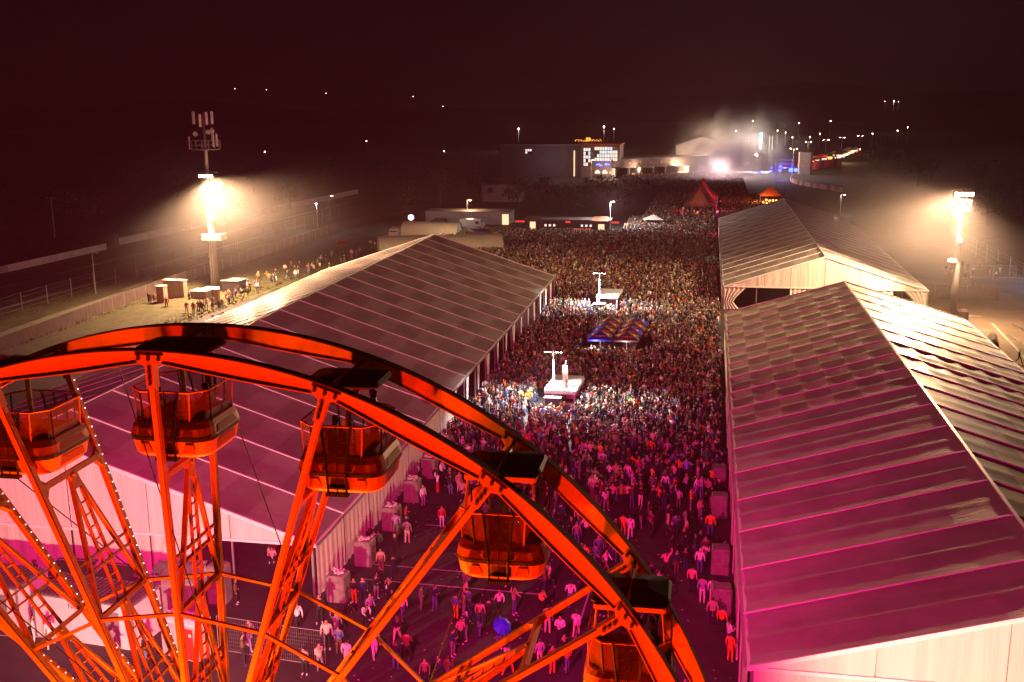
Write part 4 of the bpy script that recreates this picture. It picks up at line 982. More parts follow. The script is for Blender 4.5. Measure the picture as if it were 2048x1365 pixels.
kiosk(-13.6, 148.6, 3.0, 5.6, 2.4, 'farther white kiosk in the crowd, behind the blue parasols')
fl = thing('flag', 'tall printed flag standing on the nearer kiosk roof', 'flag', (-12.9, 96.4, 0)); MB().tube((0, 0, 0), (0, 0, 5.2), .03, n=6).build('pole', M['dark'], fl)
MB().grid(lambda u, v: (-.3+.6*u*(1-.2*v), .06*math.sin(v*6), 2.4+2.3*v), 4, 10).build('banner', mat('flag_print', (.13, .08, .06), .6, noise=.7, nscale=2.5), fl)

# parasols
def parasol(x, y, label, bl):
    t = thing('parasol', label, 'parasol', (x, y, 0), .06, 'printed parasols clustered in the crowd')
    MB().tube((0, 0, 0), (0, 0, 3.1), .05, n=8).build('pole', M['white'], t)
    W_ = 1.42; zt, zb = 3.25, 2.45
    pts_ = [(-W_, -W_, zb), (W_, -W_, zb), (W_, W_, zb), (-W_, W_, zb)]
    for i in range(4):
        a_, b2 = Vector(pts_[i]), Vector(pts_[(i+1) % 4]); ap = Vector((0, 0, zt))
        isb = i in bl
        q = MB(); md = (a_+b2)/2
        q.add([a_, b2, ap], [(0, 1, 2)]); q.add([a_, b2, b2-Vector((0, 0, .2)), a_-Vector((0, 0, .2))], [(3, 2, 1, 0)])
        o = q.build('canopy_panel', M['blue'] if isb else M['silver'], t)
        c_ = md*.62+ap*.38; nrm = (b2-a_).cross(ap-a_).normalized(); ux = (b2-a_).normalized(); uy = nrm.cross(ux); c_ = c_+nrm*.012
        lg = MB()
        for (ox, w_, h_, mi) in ((0, .20, .17, 1), (-.42, .26, .13, 0), (.42, .26, .13, 0)):
            n_ = 10; lg.add([c_+nrm*.004*(mi+1)+ux*(ox+w_*math.cos(2*math.pi*j/n_))+uy*(h_*math.sin(2*math.pi*j/n_)) for j in range(n_)], [tuple(range(n_))], mi)
        lg.build('print', [M['orange'], M['yellow']], o)
    cnt_ = MB().cbox((0, 0, .55), (1.6, 1.2, 1.1), .05).build('bar_counter', M['dark'], t)
    return t
lab = [('nearest left', (3, 0)), ('nearest right', ()), ('second-row left', (3,)), ('second-row right', (1,)), ('third-row left', (3,)), ('third-row right', ()), ('farthest left', (2,)), ('farthest right', (2, 1))]
for i, (nm, bl) in enumerate(lab):
    r = i//2; c = i % 2
    parasol(-11.9+c*3.05+r*.16, 119.2+r*2.75, '%s parasol of the blue and silver block, %s' % (nm, 'with a vivid blue side' if bl else 'all dull silver sides'), bl)
lamp('bar_fill', 'POINT', (-12.3, 117.4, 2.1), 120, (1, .85, .7), size=.2); lamp('bar_fill', 'POINT', (-8.9, 117.4, 2.1), 90, (1, .85, .7), size=.2)  # unseen fill lamps added by the parasol counters

# ballast blocks beside the marquee walls
def block(x, y, z, label, s=1.0):
    o = MB().cbox((0, 0, .42*s), (1.15*s, 1.15*s, .84*s), .08).build('ballast_block', M['wrap']); o.location = (x, y, z); o.rotation_euler = (0, 0, rnd.uniform(-.08, .08)); tag(o, label, 'ballast block', 'wrapped ballast blocks along the marquee walls'); return o
ORD = ['first', 'second', 'third', 'fourth', 'fifth', 'sixth', 'seventh', 'eighth', 'ninth']
lf = [(650, 1205), (704, 1133), (762, 1062), (803, 1005), (841, 958), (868, 915)]
for i, (a, b2) in enumerate(lf):
    g_ = G(a, b2)
    block(-21.2+.0*i, g_.y+.6, 0, 'lower wrapped ballast block of the %s stack from the corner of the left marquee' % ORD[i]); block(-21.2, g_.y+.6, .845, 'upper wrapped ballast block of the %s stack from the corner of the left marquee' % ORD[i])
    lt = MB()
    for q in range(14): lt.tube((-21.2+rnd.uniform(-.45, .45), g_.y+.6+rnd.uniform(-.45, .45), 1.695), (-21.2+rnd.uniform(-.45, .45), g_.y+.6+rnd.uniform(-.45, .45), 1.72+rnd.uniform(0, .12)), .035, n=5)
    tag(lt.build('litter', M['white']), 'empty cups and rubbish left on top of a ballast stack', 'litter', kind='stuff')
for i, y in enumerate((44.5, 57.6, 63.2, 72.5, 78.5)):
    block(1.45, y, 0, 'lower wrapped ballast block of the %s stack along the right marquee wall' % ORD[i]); block(1.45, y, .845, 'upper wrapped ballast block of the %s stack along the right marquee wall' % ORD[i])
vd = thing('snack_cart', 'small dark cart with a glowing orange front beside the right marquee corner', 'snack cart', (G(1450, 1352).x, 44.6, 0)); MB().cbox((0, 0, .7), (1.3, .9, 1.3), .06).build('body', M['dark'], vd)
MB().cbox((0, -.47, 1.0), (1.0, .04, .45), .02).build('front_panel', M['yelem'], vd); MB().box((0, 0, 1.42), (1.5, 1.1, .06)).build('canopy', mat('cart_canopy', (.08, .03, .25), .6), vd)
rb = MB().cbox((0, 0, .45), (1.5, 1.2, .8), .06); o = rb.build('cool_box', M['redp']); o.location = (-20.9, 88.5, 0); tag(o, 'red ice cream box with pale lid by the left marquee wall', 'cool box')
# blue umbrella held in the foreground
ub = thing('umbrella', 'open bright blue umbrella held over a person on the tarmac', 'umbrella', tuple(G(998, 1300).xy)+(1.15,)); ub.rotation_euler = (.6, .5, 0)
q = MB(); nseg = 8
for i in range(nseg):
    a, b2 = 2*math.pi*i/nseg, 2*math.pi*(i+1)/nseg
    for (r0, z0, r1, z1) in ((.0, .92, .3, .86), (.3, .86, .52, .68)): q.add([(r0*math.cos(a), r0*math.sin(a), z0), (r0*math.cos(b2), r0*math.sin(b2), z0), (r1*math.cos(b2), r1*math.sin(b2), z1), (r1*math.cos(a), r1*math.sin(a), z1)], [(0, 3, 2, 1)])
q.build('canopy', M['blue'], ub); MB().tube((0, 0, 0), (0, 0, .95), .012, n=5).build('shaft', M['dark'], ub)

# ================================================================== lower left corner: cabins, toilets, fence, food units
def cabin(x, y, w, d, h, rz, label, txt=None):
    t = thing('site_cabin', label, 'site cabin', (x, y, 0), rz, 'white site cabins')
    MB().box((0, 0, h/2), (w, d, h)).build('body', M['white'], t)
    MB().box((0, 0, h+.05), (w+.12, d+.12, .1)).build('roof', M['galv'], t)
    n = int(w/.28)
    rib = MB().box((0, 0, .03), (.09, d, .07)).mesh('roof_rib', M['dark'])
    for i in range(n): place('roof_rib', rib, t, (-w/2+.2+i*(w-.4)/(n-1), 0, h+.10))
    for x_ in (-w/2, w/2): MB().box((x_, -d/2, h/2), (.10, .10, h)).build('corner_post', M['galv'], t)
    if txt:
        o = place('lettering', text_mesh(txt, .42, M['dark'], .005), t, (0.2, -d/2-.02, h-.42)); o.rotation_euler = (R_(90), 0, 0)
    MB().box((w*.3, -d/2-.02, h*.45), (.9, .04, 2.0)).build('door', M['galv'], t)
    return t
c2 = G(160, 1262)
cabin(-40.6, 50.3, 6.0, 2.6, 2.55, -.10, 'white ribbed-roof site cabin at the left picture edge')
cabin(-33.2, 49.4, 6.4, 2.6, 2.55, -.10, 'white ribbed-roof site cabin with small dark lettering', 'NOLEGGIO')
lb = MB().cbox((0, 0, 1.2), (2.4, 2.2, 2.4), .2); o = lb.build('storage_unit', M['wrap']); o.location = (-29.9, 52.6, 0); o.rotation_euler = (0, 0, .3); tag(o, 'plain covered storage unit behind the lettered cabin', 'storage unit')
def toilet(x, y, label, body, door):
    t = thing('portable_toilet', label, 'portable toilet', (x, y, 0), -.25, 'portable toilets by the cabins')
    MB().cbox((0, 0, 1.08), (1.12, 1.12, 2.1), .08).build('cabin', body, t)
    rf = MB(); rf.add([(-.62, -.62, 2.1), (.62, -.62, 2.1), (.62, .62, 2.1), (-.62, .62, 2.1), (-.42, -.42, 2.36), (.42, -.42, 2.36), (.42, .42, 2.36), (-.42, .42, 2.36), (-.62, -.62, 2.2), (.62, -.62, 2.2), (.62, .62, 2.2), (-.62, .62, 2.2)],
           [(8, 9, 5, 4), (9, 10, 6, 5), (10, 11, 7, 6), (11, 8, 4, 7), (4, 5, 6, 7), (0, 1, 9, 8), (1, 2, 10, 9), (2, 3, 11, 10), (3, 0, 8, 11)])
    rf.build('roof', M['white'], t)
    for a_, b2 in (((-.42, 0, 2.38), (.42, 0, 2.38)), ((0, -.42, 2.38), (0, .42, 2.38)), ((-.3, -.3, 2.38), (.3, .3, 2.38))): MB().beam(a_, b2, .04, .04).build('roof_rib', M['white'], t)
    MB().box((0, -.57, 1.0), (.72, .03, 1.8)).build('door', door, t); MB().cbox((.18, -.60, 1.55), (.18, .02, .16), .01).build('sign', M['white'], t)
grey_t = mat('toilet_shell', (.45, .40, .42), .5, noise=.1)
toilet(-27.8, 48.1, 'left portable toilet, grey, domed ribbed roof', grey_t, grey_t); toilet(-26.5, 47.8, 'right portable toilet with a red door side', grey_t, M['redp'])
def mesh_fence(pts_, label, h=2.0):
    t = thing('mesh_fence', label, 'fence', (pts_[0][0], pts_[0][1], 0), 0, 'temporary mesh fence panels')
    o0 = Vector((pts_[0][0], pts_[0][1], 0))
    for (a, b2) in zip(pts_[:-1], pts_[1:]):
        a = Vector((a[0], a[1], 0))-o0; b2 = Vector((b2[0], b2[1], 0))-o0; L_ = (b2-a).length; n = max(1, round(L_/3.4))
        for i in range(n):
            p, q_ = a.lerp(b2, i/n), a.lerp(b2, (i+.97)/n); up = Vector((0, 0, h)); f_ = MB()
            for (u, v) in ((p, q_), (p+up, q_+up), (p, p+up), (q_, q_+up)): f_.tube(u+Vector((0, 0, .08)), v+Vector((0, 0, .08)), .022, n=5)
            nn = 26
            for j in range(1, nn): w_ = p.lerp(q_, j/nn); f_.beam(w_+Vector((0, 0, .1)), w_+Vector((0, 0, h)), .006, .006)
            for j in range(1, 9): f_.beam(p+Vector((0, 0, j*h/9)), q_+Vector((0, 0, j*h/9)), .006, .006)
            f_.build('fence_panel', M['galv'], t); MB().box(p+Vector((0, 0, .08)), (.25, .6, .15)).build('foot_block', M['conc'], t)
mesh_fence([(-25.6, 48.6), (-22.4, 48.2), (-19.1, 47.9)], 'temporary mesh fence right of the portable toilets')
def food_unit(x, y, w, d, h, rz, label, lit, cat='food stall'):
    t = thing('food_stall', label, cat, (x, y, 0), rz, 'food stalls along the pale gable')
    MB().cbox((0, 0, .5), (w, d, 1.0), .04).build('counter', M['dark'], t)
    MB().box((0, d*.42, h/2), (w, .08, h)).build('back_panel', M['conc'], t)
    MB().add([(-w/2-.1, -d/2-.1, h*.86), (w/2+.1, -d/2-.1, h*.86), (w/2+.1, d/2+.1, h), (-w/2-.1, d/2+.1, h)], [(0, 1, 2, 3), (3, 2, 1, 0)]).build('awning', M['dark'] if not lit else M['galv'], t)
    for s in (-1, 1): MB().box((s*w/2*.95, -d/2, h*.43), (.06, .06, h*.86)).build('post', M['dark'], t)
    if lit: MB().box((0, d*.36, h*.55), (w*.6, .05, h*.5)).build('lit_panel', M['screen'], t)
food_unit(-37.5, 53.6, 2.4, 1.6, 1.9, .05, 'dark low stall by the left end of the pale gable', False); food_unit(-34.6, 53.9, 2.2, 1.4, 1.7, -.05, 'tilted grey table awning in front of the pale gable', False)
food_unit(-31.4, 54.0, 1.3, 1.1, 2.2, .1, 'narrow stall with a small glowing screen by the gable', True); food_unit(-29.7, 54.0, 1.2, 1.1, 2.3, .1, 'stall with the brighter blue-white screen beside the wrapped cubicle', True)
lamp('stall_light', 'POINT', (-29.7, 53.0, 1.6), 25, (.6, .85, 1), size=.2)
o = MB().cbox((0, 0, 1.2), (1.2, 1.1, 2.4), .12).build('cubicle', M['wrap']); o.location = (-28.2, 54.2, 0); tag(o, 'pink wrapped cubicle against the pale gable', 'cubicle')
for i, (x, y, c1, c2_, ps) in enumerate(((-27.0, 53.9, 'brown', 'black', 'standing'), (-27.8, 53.3, 'beige', 'black', 'standing'), (-33.0, 53.1, 'black', 'black', 'bending'), (-32.3, 52.8, 'pink', 'black', 'standing'), (-38.8, 53.9, 'black', 'grey', 'crossed'), (-40.3, 54.1, 'navy', 'black', 'standing'), (-30.6, 53.0, 'black', 'navy', 'phone'), (-36.1, 47.6, 'white', 'white', 'standing'), (-34.8, 47.2, 'white', 'cream', 'walking'), (-30.9, 47.0, 'grey', 'black', 'standing'), (-28.7, 46.4, 'black', 'denim', 'standing'), (-30.0, 45.8, 'white', 'grey', 'phone'))):
    nm = ('near the pale gable' if y > 50 else 'in front of the white cabins')
    person(x, y, c1, c2_, ps, label='person in %s and %s, %s, %s' % (TOPN[c1], BOTN[c2_], PV[ps], nm), group='people by the cabins')

# ================================================================== left verge: barrier, posts, cabinets, wall
mf = thing('barrier_fence', 'dark cloth-covered barrier fence along the service road below the left mast', 'fence', (-84.3, 100, 0))
yy = 0; xs = lambda y: (0.9+(-2.9)*min(1, max(0, y/60)) if y < 60 else -2.0+(.9)*min(1, (y-60)/70))
k = 0
while yy < 132:
    x0, x1 = xs(yy), xs(yy+3.4)
    q = MB(); q.beam((x0, yy, 1.0), (x1, yy+3.4, 1.0), .05, 1.9); q.build('fence_panel', M['woodd'], mf); MB().tube((x0, yy, 0), (x0, yy, 2.1), .04, n=5).build('post', M['galv'], mf); yy += 3.45
pf_ = thing('post_fence', 'wire fence with tall pale posts between the race track and the service road', 'fence', (-97, 110, 0))
prev = None
for i in range(26):
    y = i*6.2; x = -.2-.6*math.sin(i*.3)+max(0, (i-8)*.12)
    MB().tube((x, y, 0), (x, y, 2.9), .07, .06, n=6).build('post', M['conc'], pf_)
    if prev:
        w = MB()
        for zz in (.6, 1.4, 2.2, 2.8): w.tube((prev[0], prev[1], zz), (x, y, zz), .012, n=4)
        w.build('wire', M['galv'], pf_)
    prev = (x, y)
wl = thing('track_wall', 'long pale concrete wall on the far side of the race track', 'wall', (-125, 120, 0))
def wallseg(a, b2, h):
    L_ = (Vector(b2)-Vector(a)).length; n = int(L_/6)
    for i in range(n):
        p = Vector(a).lerp(Vector(b2), i/n); q_ = Vector(a).lerp(Vector(b2), (i+.985)/n); MB().beam(p+Vector((0, 0, h/2)), q_+Vector((0, 0, h/2)), .35, h).build('wall_panel', M['wallc'], wl)
M['cab'] = mat('cabinet_paint', (.38, .30, .23), .7, noise=.15)
M['wallc'] = mat('pale_wall', (.52, .42, .42), .85, noise=.2, nscale=.8)
wallseg((-1.5, 0, 0), (1.8, 79, 0), 1.3); wallseg((.4, 83, 0), (10.1, 217, 0), 1.5)
o = MB().cbox((0, 0, 1.4), (2.4, 2, 2.8), .3).build('marshal_post', M['dark']); o.location = (-123.5, 202, 0); tag(o, 'dark marshal post at the gap in the pale track wall', 'marshal post')
for i, (x, y, w, d, h, m_, lb_) in enumerate(((322, 614, 1.2, 1.2, 3.0, 'white', 'narrow pale cabinet left of the wide one'), (349, 604, 3.4, 1.2, 3.2, 'white', 'wide pale grey cabinet standing against the barrier fence'), (398, 606, 2.6, 2.4, 1.7, 'conc', 'low concrete switch box with pale lid under the mast'), (415, 600, 2.0, 2.2, 1.6, 'conc', 'second low switch box beside the pale-lidded one'),
                                              (433, 612, .7, .7, 2.4, 'white', 'slim white pillar box in front of the mast foot'), (462, 592, 3.0, 2.4, 2.3, 'dark', 'dark boxed enclosure with pale lid right of the mast'))):
    g_ = G(x, y); t = thing('cabinet', lb_, 'cabinet', (g_.x, g_.y+d/2, 0), -.03, 'cabinets round the foot of the left mast')
    MB().cbox((0, 0, h/2), (w, d, h), .04).build('body', M['cab' if m_ == 'white' else m_], t); MB().box((0, 0, h+.05), (w+.1, d+.1, .1)).build('lid', M['white'], t)
    if w > 3 and h > 3:
        for q_ in (-1.1, 0, 1.1): MB().box((q_, -d/2-.01, h/2), (.03, .02, h-.3)).build('door_seam', M['dark'], t)

# ================================================================== mid distance, left of centre
def vehicle(x, y, rz, L_, W_, H_, label, paint, name='parked_van', cat='van', cab=.62, lights=False):
    t = thing(name, label, cat, (x, y, 0), rz, 'vehicles parked behind the left marquee')
    hb = H_*.42; s = [(-L_/2, .35), (-L_/2, H_*.94), (-L_/2+.12, H_), (L_/2*cab-.2, H_), (L_/2*cab+.35*L_/5, H_*.72), (L_/2-.1, hb+.1), (L_/2, hb-.1), (L_/2, .35)]
    vs = [(a, -W_/2, b2) for a, b2 in s]+[(a, W_/2, b2) for a, b2 in s]; n = len(s)
    MB().add(vs, [tuple(range(n)), tuple(range(2*n-1, n-1, -1))]+[(i+n, (i+1) % n+n, (i+1) % n, i) for i in range(n)]).build('body', paint, t)
    MB().add([(L_/2*cab-.15, -W_/2*.88, H_*.95), (L_/2*cab-.15, W_/2*.88, H_*.95), (L_/2*cab+.33*L_/5+.05, W_/2*.9, H_*.72), (L_/2*cab+.33*L_/5+.05, -W_/2*.9, H_*.72)], [(0, 1, 2, 3), (3, 2, 1, 0)]).build('windscreen', M['carg'], t)
    for s_ in (-1, 1):
        MB().box((L_*.22, s_*(W_/2+.006), H_*.68), (L_*.16, .012, H_*.22)).build('side_window', M['carg'], t)
        for x_ in (-L_*.32, L_*.33):
            w_ = MB().tube((x_, s_*(W_/2-.2), .36), (x_, s_*(W_/2+.01), .36), .36, n=14).build('wheel', M['tyre'], t); MB().tube((x_, s_*(W_/2+.0), .36), (x_, s_*(W_/2+.02), .36), .2, n=10).build('rim', M['alu'], w_)
        MB().box((L_/2-.0, s_*W_*.36, hb*.95), (.06, .26, .16)).build('headlight', M['lampo'] if lights else M['chrome'], t)
    return t
g_ = G(790, 477); vehicle(g_.x, g_.y, -1.45, 5.2, 2.0, 2.3, 'orange and white ambulance van facing the bank', M['carw'], 'ambulance', 'ambulance', lights=False)
g_ = G(940, 462); vehicle(g_.x, g_.y+3, 0, 5.8, 2.1, 2.5, 'white panel van parked before the long low building', M['carw'])
g_ = G(862, 455); vehicle(g_.x, g_.y+6, 3.1, 4.4, 1.8, 1.45, 'dark hatchback left of two dark cars by the long building', M['black'], 'parked_car', 'car', .3); g_ = G(898, 452); vehicle(g_.x, g_.y+6, 3.1, 4.4, 1.8, 1.5, 'dark car right of two dark cars by the long building', M['black'], 'parked_car', 'car', .3)
g_ = G(683, 495); vehicle(g_.x, g_.y, -1.2, 4.4, 1.8, 1.4, 'red car standing among people at the top of the bank', M['redp'], 'parked_car', 'car', .3)
def low_building(x, y, w, d, h, rz, label, wall, roofm=None, name='low_building', wins=(), doors=(), overhang=.5, group=None, slope=0):
    t = thing(name, label, 'building', (x, y, 0), rz, group)
    MB().box((0, 0, h/2), (w, d, h)).build('wall', wall, t)
    if slope:
        MB().add([(-w/2-overhang, -d/2-overhang, h), (w/2+overhang, -d/2-overhang, h), (w/2+overhang, d/2+overhang, h), (-w/2-overhang, d/2+overhang, h), (-w/2+slope, 0, h+slope*.55), (w/2-slope, 0, h+slope*.55)], [(0, 1, 5, 4), (1, 2, 5), (2, 3, 4, 5), (3, 0, 4), (3, 2, 1, 0)]).build('roof', roofm or M['roof'], t)
    else: MB().box((0, 0, h+.12), (w+overhang, d+overhang, .24)).build('roof', roofm or M['roof'], t)
    for (wx, wz, ww, wh, mt_) in wins:
        f_ = MB().box((wx, -d/2-.02, wz), (ww+.16, .06, wh+.16)).build('window', M['dark'], t); MB().box((wx, -d/2-.06, wz), (ww, .03, wh)).build('pane', M[mt_], f_)
    for (wx, ww, wh, mt_) in doors: MB().box((wx, -d/2-.03, wh/2+.02), (ww, .05, wh)).build('door', M[mt_], t)
    return t
low_building(-58.3, 256, 21, 7, 2.9, 0, 'long low beige building behind the vans', M['brickw'], name='long_building', doors=((9.6, 1.6, 2.5, 'warmwall'),))
bt = thing('globe_balloon', 'glowing white globe balloon light on a thin pole behind the left marquee', 'balloon light', (G(823, 470).x, G(823, 470).y, 0)); MB().tube((0, 0, 0), (0, 0, 3.3), .04, n=6).build('pole', M['galv'], bt); MB().sphere((0, 0, 3.95), .68, 20, 12).build('balloon', M['balloon'], bt, smooth=True)
lamp('balloon_glow', 'POINT', (G(823, 470).x+.2, G(823, 470).y-1.2, 3.6), 350, (1, .8, .85), size=.6)
def arch_tent(x, y, w, d, h, rz, label, mt_):
    t = thing('arched_tent', label, 'tent', (x, y, 0), rz, 'arched tents behind the left marquee')
    MB().grid(lambda u, v: (-w/2+w*u if False else w/2*math.cos(math.pi*(1-u)), -d/2+d*v, h*math.sin(math.pi*(1-u))**.7), 16, 4).build('cover', mt_, t, smooth=True)
    MB().grid(lambda u, v: (w/2*math.cos(math.pi*(1-u))*v, -d/2+.3, h*math.sin(math.pi*(1-u))**.7*v), 16, 2).build('end_panel', M['wall'], t)
arch_tent(-57.5, 203, 8, 15, 3.4, -1.2, 'beige arched tent left of the marquee ridge', M['wall']); arch_tent(-46.0, 202, 6.5, 12, 3.8, -1.15, 'arched tent with open round mouth right of the marquee ridge', M['wall'])
arch_tent(-60.2, 226, 5, 13, 3.5, 1.5, 'long pale arched tent behind the marquee ridge', M['wall'])
pt = thing('pagoda_tent', 'small pale pagoda tent beside the blue hoarding', 'tent', (-49.5, 213, 0)); MB().add([(-2.2, -2.2, 2.4), (2.2, -2.2, 2.4), (2.2, 2.2, 2.4), (-2.2, 2.2, 2.4), (0, 0, 4.0)], [(0, 1, 4), (1, 2, 4), (2, 3, 4), (3, 0, 4)]).build('canopy', M['wall'], pt)
for sx_ in (-2.1, 2.1):
    for sy in (-2.1, 2.1): MB().box((sx_, sy, 1.2), (.1, .1, 2.4)).build('post', M['alu'], pt)
hd_ = thing('hoarding', 'blue and yellow printed hoarding in front of the arched tents', 'hoarding', (-46.6, 210, 0)); MB().box((0, 0, 1.7), (4.6, .2, 3.4)).build('panel', mat('hoarding_print', (.16, .13, .34), .6, noise=.5, nscale=1.0), hd_)
for i in range(5): MB().cbox((-1.7+i*.85, -.13, 2.3-.4*(i % 2)), (.55, .04, .6), .015).build('print_shape', mat('hoarding_yellow', (.6, .36, .10), .6), hd_)
lamp('yard_fill', 'POINT', (-55.5, 214, 4.2), 2500, WARM, size=.4)  # unseen fill lamps added among the arched tents
lamp('yard_fill', 'POINT', (-64, 236, 4.2), 1500, (1, .75, .62), size=.4)
# bar with lit hatches
bar = low_building(-31.5, 241.5, 19, 5, 2.7, .0, 'dark bar with three small lit hatches either side of a red sign', M['dark'], name='bar_building', wins=tuple((x, 1.55, .5, .5, 'winw') for x in (-5.2, -4.2, -3.2, 3.2, 4.2, 5.2)), doors=((-8.2, 1.3, 2.3, 'warmwall'), (7.6, 1.4, 1.9, 'warmwall')))
for x, tx, sz in ((-11.2, 'CUCINA', .62), (0, 'BAR', .62), (10.8, 'CASSA', .62)):
    o = place('sign_letters', text_mesh(tx, sz, M['redem'], .03), bar, (x, -2.62, 2.35)); o.rotation_euler = (R_(90), 0, 0)
MB().box((0, -3.2, .95), (13, .6, .08)).build('counter', M['dark'], bar); MB().box((3.4, -3.55, .9), (3.8, .06, .10)).build('light_strip', M['redem'], bar)
for x, w_ in ((-8.3, 4.4), (7.2, 4.2)): MB().add([(x-w_/2, -3.8, 2.75), (x+w_/2, -3.8, 2.75), (x+w_/2-.2, -.6, 3.5), (x-w_/2+.8, -.6, 3.5)], [(0, 1, 2, 3), (3, 2, 1, 0)]).build('canopy', M['pag'], bar)
o = MB().add([(-2.4, -2, 2.4), (2.4, -2, 2.4), (2.4, 2, 2.4), (-2.4, 2, 2.4), (0, 0, 3.4)], [(0, 1, 4), (1, 2, 4), (2, 3, 4), (3, 0, 4)]).build('stall_canopy', M['wall']); o.location = (-12.5, 247, 0); tag(o, 'pale stall canopy at the right end of the brightly lit crowd', 'canopy')
# dark house and distant big building with lit glass wall
low_building(-61.5, 316, 11.5, 8, 5.2, .0, 'dim dark house with two shuttered windows in the darkness', mat('dim_wall', (.34, .27, .29), .9, noise=.15), name='dark_house', wins=((-3.2, 3.4, 1.5, 1.2, 'carg'), (2.0, 3.2, 1.6, 1.0, 'carg')), slope=2.5)
def office():
    t = thing('office_building', 'large office block with glowing glass corner and roof terrace lights', 'building', (-52.0, 421, 0), -.02)
    MB().box((-12.5, 8, 6.2), (36, 20, 12.4)).build('wall', M['bldg'], t); MB().box((-12.5, 8, 12.6), (37, 21, .5)).build('roof', M['roof'], t)
    MB().box((9.8, 2, 6.3), (15.5, 13, 12.6)).build('glass_block', M['bldg'], t); MB().box((9.8, 2, 12.9), (16.6, 14, .5)).build('fascia', M['redp'], t)
    for x_ in (5.5,): pass
    def win(x0, x1, z0, z1, nx, nz, y):
        f_ = MB().box(((x0+x1)/2, y, (z0+z1)/2), (x1-x0+.3, .1, z1-z0+.3)).build('window', M['dark'], t)
        for i in range(nx):
            for j in range(nz):
                m_ = rnd.choice([M['winw'], M['winw'], M['winb'], M['warmwall'] if rnd.random() < .3 else M['winw']])
                if rnd.random() < .12: m_ = M['carg']
                w_ = (x1-x0)/nx; h_ = (z1-z0)/nz; MB().box((x0+(i+.5)*w_, y-.08, z0+(j+.5)*h_), (w_*.84, .05, h_*.84)).build('pane', m_, f_)
    win(7.5, 16.6, 6.4, 12.0, 9, 4, -4.6); win(3.2, 6.0, 4.5, 11.6, 3, 5, -4.6); win(-20.5, -17.8, 9.2, 11.0, 3, 2, -2.1)
    for i in range(3): MB().add([(8.8+i*2.9+.0+1.1*math.cos(a), -4.7, 1.6+1.5*math.sin(a)) for a in [math.pi*j/8 for j in range(9)]], [tuple(range(9))]).build('arched_light', M['winw'], t)
    bl_ = MB()
    for (x_, z_, s_) in ((8.6, 5.1, .5), (9.4, 5.2, .6), (10.1, 4.8, .5), (12.2, 5.3, .7), (13.1, 5.2, .5)): bl_.cbox((x_, -4.8, z_), (s_*1.3, .1, s_), .02)
    bl_.build('blue_screen', M['blueem'], t)
    MB().box((-.4, -4.6, 5.5), (.5, .12, 10)).build('light_strip', M['warmwall'], t)
    tr = MB()
    for i in range(26): tr.sphere((-1+i*.42, -.5+rnd.uniform(0, 3), 13.8+rnd.uniform(0, .9)), .12, 5, 3)
    tr.build('terrace_light', M['orgem'], t)
    for x_ in (4.5, 8, 12, 14.5): MB().box((x_, 0, 14.2), (.15, .15, 2.2)).build('roof_mast', M['galv'], t)
    MB().box((4.2, 2, 14.6), (1.8, .2, 1.4)).build('lit_board', M['yelem'], t)
office()
lamp('office_light', 'POINT', (-39, 411, 3), 3000, (1, .70, .45), size=.5)
lamp('office_light', 'POINT', (-62, 408, 7), 900, (.9, .8, 1), size=.5)
# long garage row with lit bays, then the hall
gr = thing('garage_row', 'low long garage row with bright open bays beside the office block', 'building', (-19.5, 428, 0), .55)
MB().box((0, 5, 5.4), (44, 12, 3.4)).build('fascia_wall', M['bldg'], gr); MB().box((0, 6, 7.3), (45, 13, .4)).build('roof', M['roof'], gr); MB().box((0, 10, 2), (44, .4, 4)).build('back_wall', M['warmwall'], gr)
for i in range(9): MB().box((-21.8+i*5.45, 0, 1.9), (.7, 9, 3.8)).build('pillar', M['brickw'], gr)
for i in range(6): MB().box((-14+i*4.6, -1.1, 5.6), (.7, .1, .9)).build('sign_shape', M['orange'], gr)
lamp('garage_light', 'POINT', (-27, 419, 3.4), 14000, (1, .70, .42), size=.5); lamp('garage_light', 'POINT', (-12, 428, 3.4), 14000, (1, .70, .42), size=.5)
hall = thing('hall', 'wide gabled hall at the far end of the square', 'building', (-3.5, 466, 0), 0)
MB().box((0, 8, 5.2), (22, 24, 10.4)).build('wall', M['brickw'], hall); MB().add([(-12, -4.5, 10.4), (12, -4.5, 10.4), (0, -4.5, 14.2), (-12, 20, 10.4), (12, 20, 10.4), (0, 20, 14.2)], [(0, 1, 2), (5, 4, 3), (0, 2, 5, 3), (2, 1, 4, 5)]).build('roof', M['roof'], hall)
for x in (3.5, 7.0):
    hd = MB().box((x, -4.6, 8.7), (.7, .5, .3)).build('floodlight', M['dark'], hall); MB().box((x, -4.75, 8.5), (.6, .4, .06)).build('lamp_glass', M['lampo'], hd)
lamp('hall_light', 'SPOT', (2.0, 460.0, 8.6), 12000, (1, .72, .45), size=.3, cone=140, blend=.8, target=(-6, 458, 0))
nf = thing('neon_frame', 'turquoise neon doorway frame in front of the hall', 'neon frame', (-1.2, 448, 0)); q = MB()
for a_, b2 in (((-1.3, 0, .5), (-1.3, 0, 6)), ((1.3, 0, .5), (1.3, 0, 6)), ((-1.3, 0, 6), (1.3, 0, 6))): q.tube(a_, b2, .14, n=6)
q.build('neon_tube', M['green'], nf); MB().box((0, .3, 2.2), (2, .1, 2.6)).build('panel', M['warmwall'], nf)
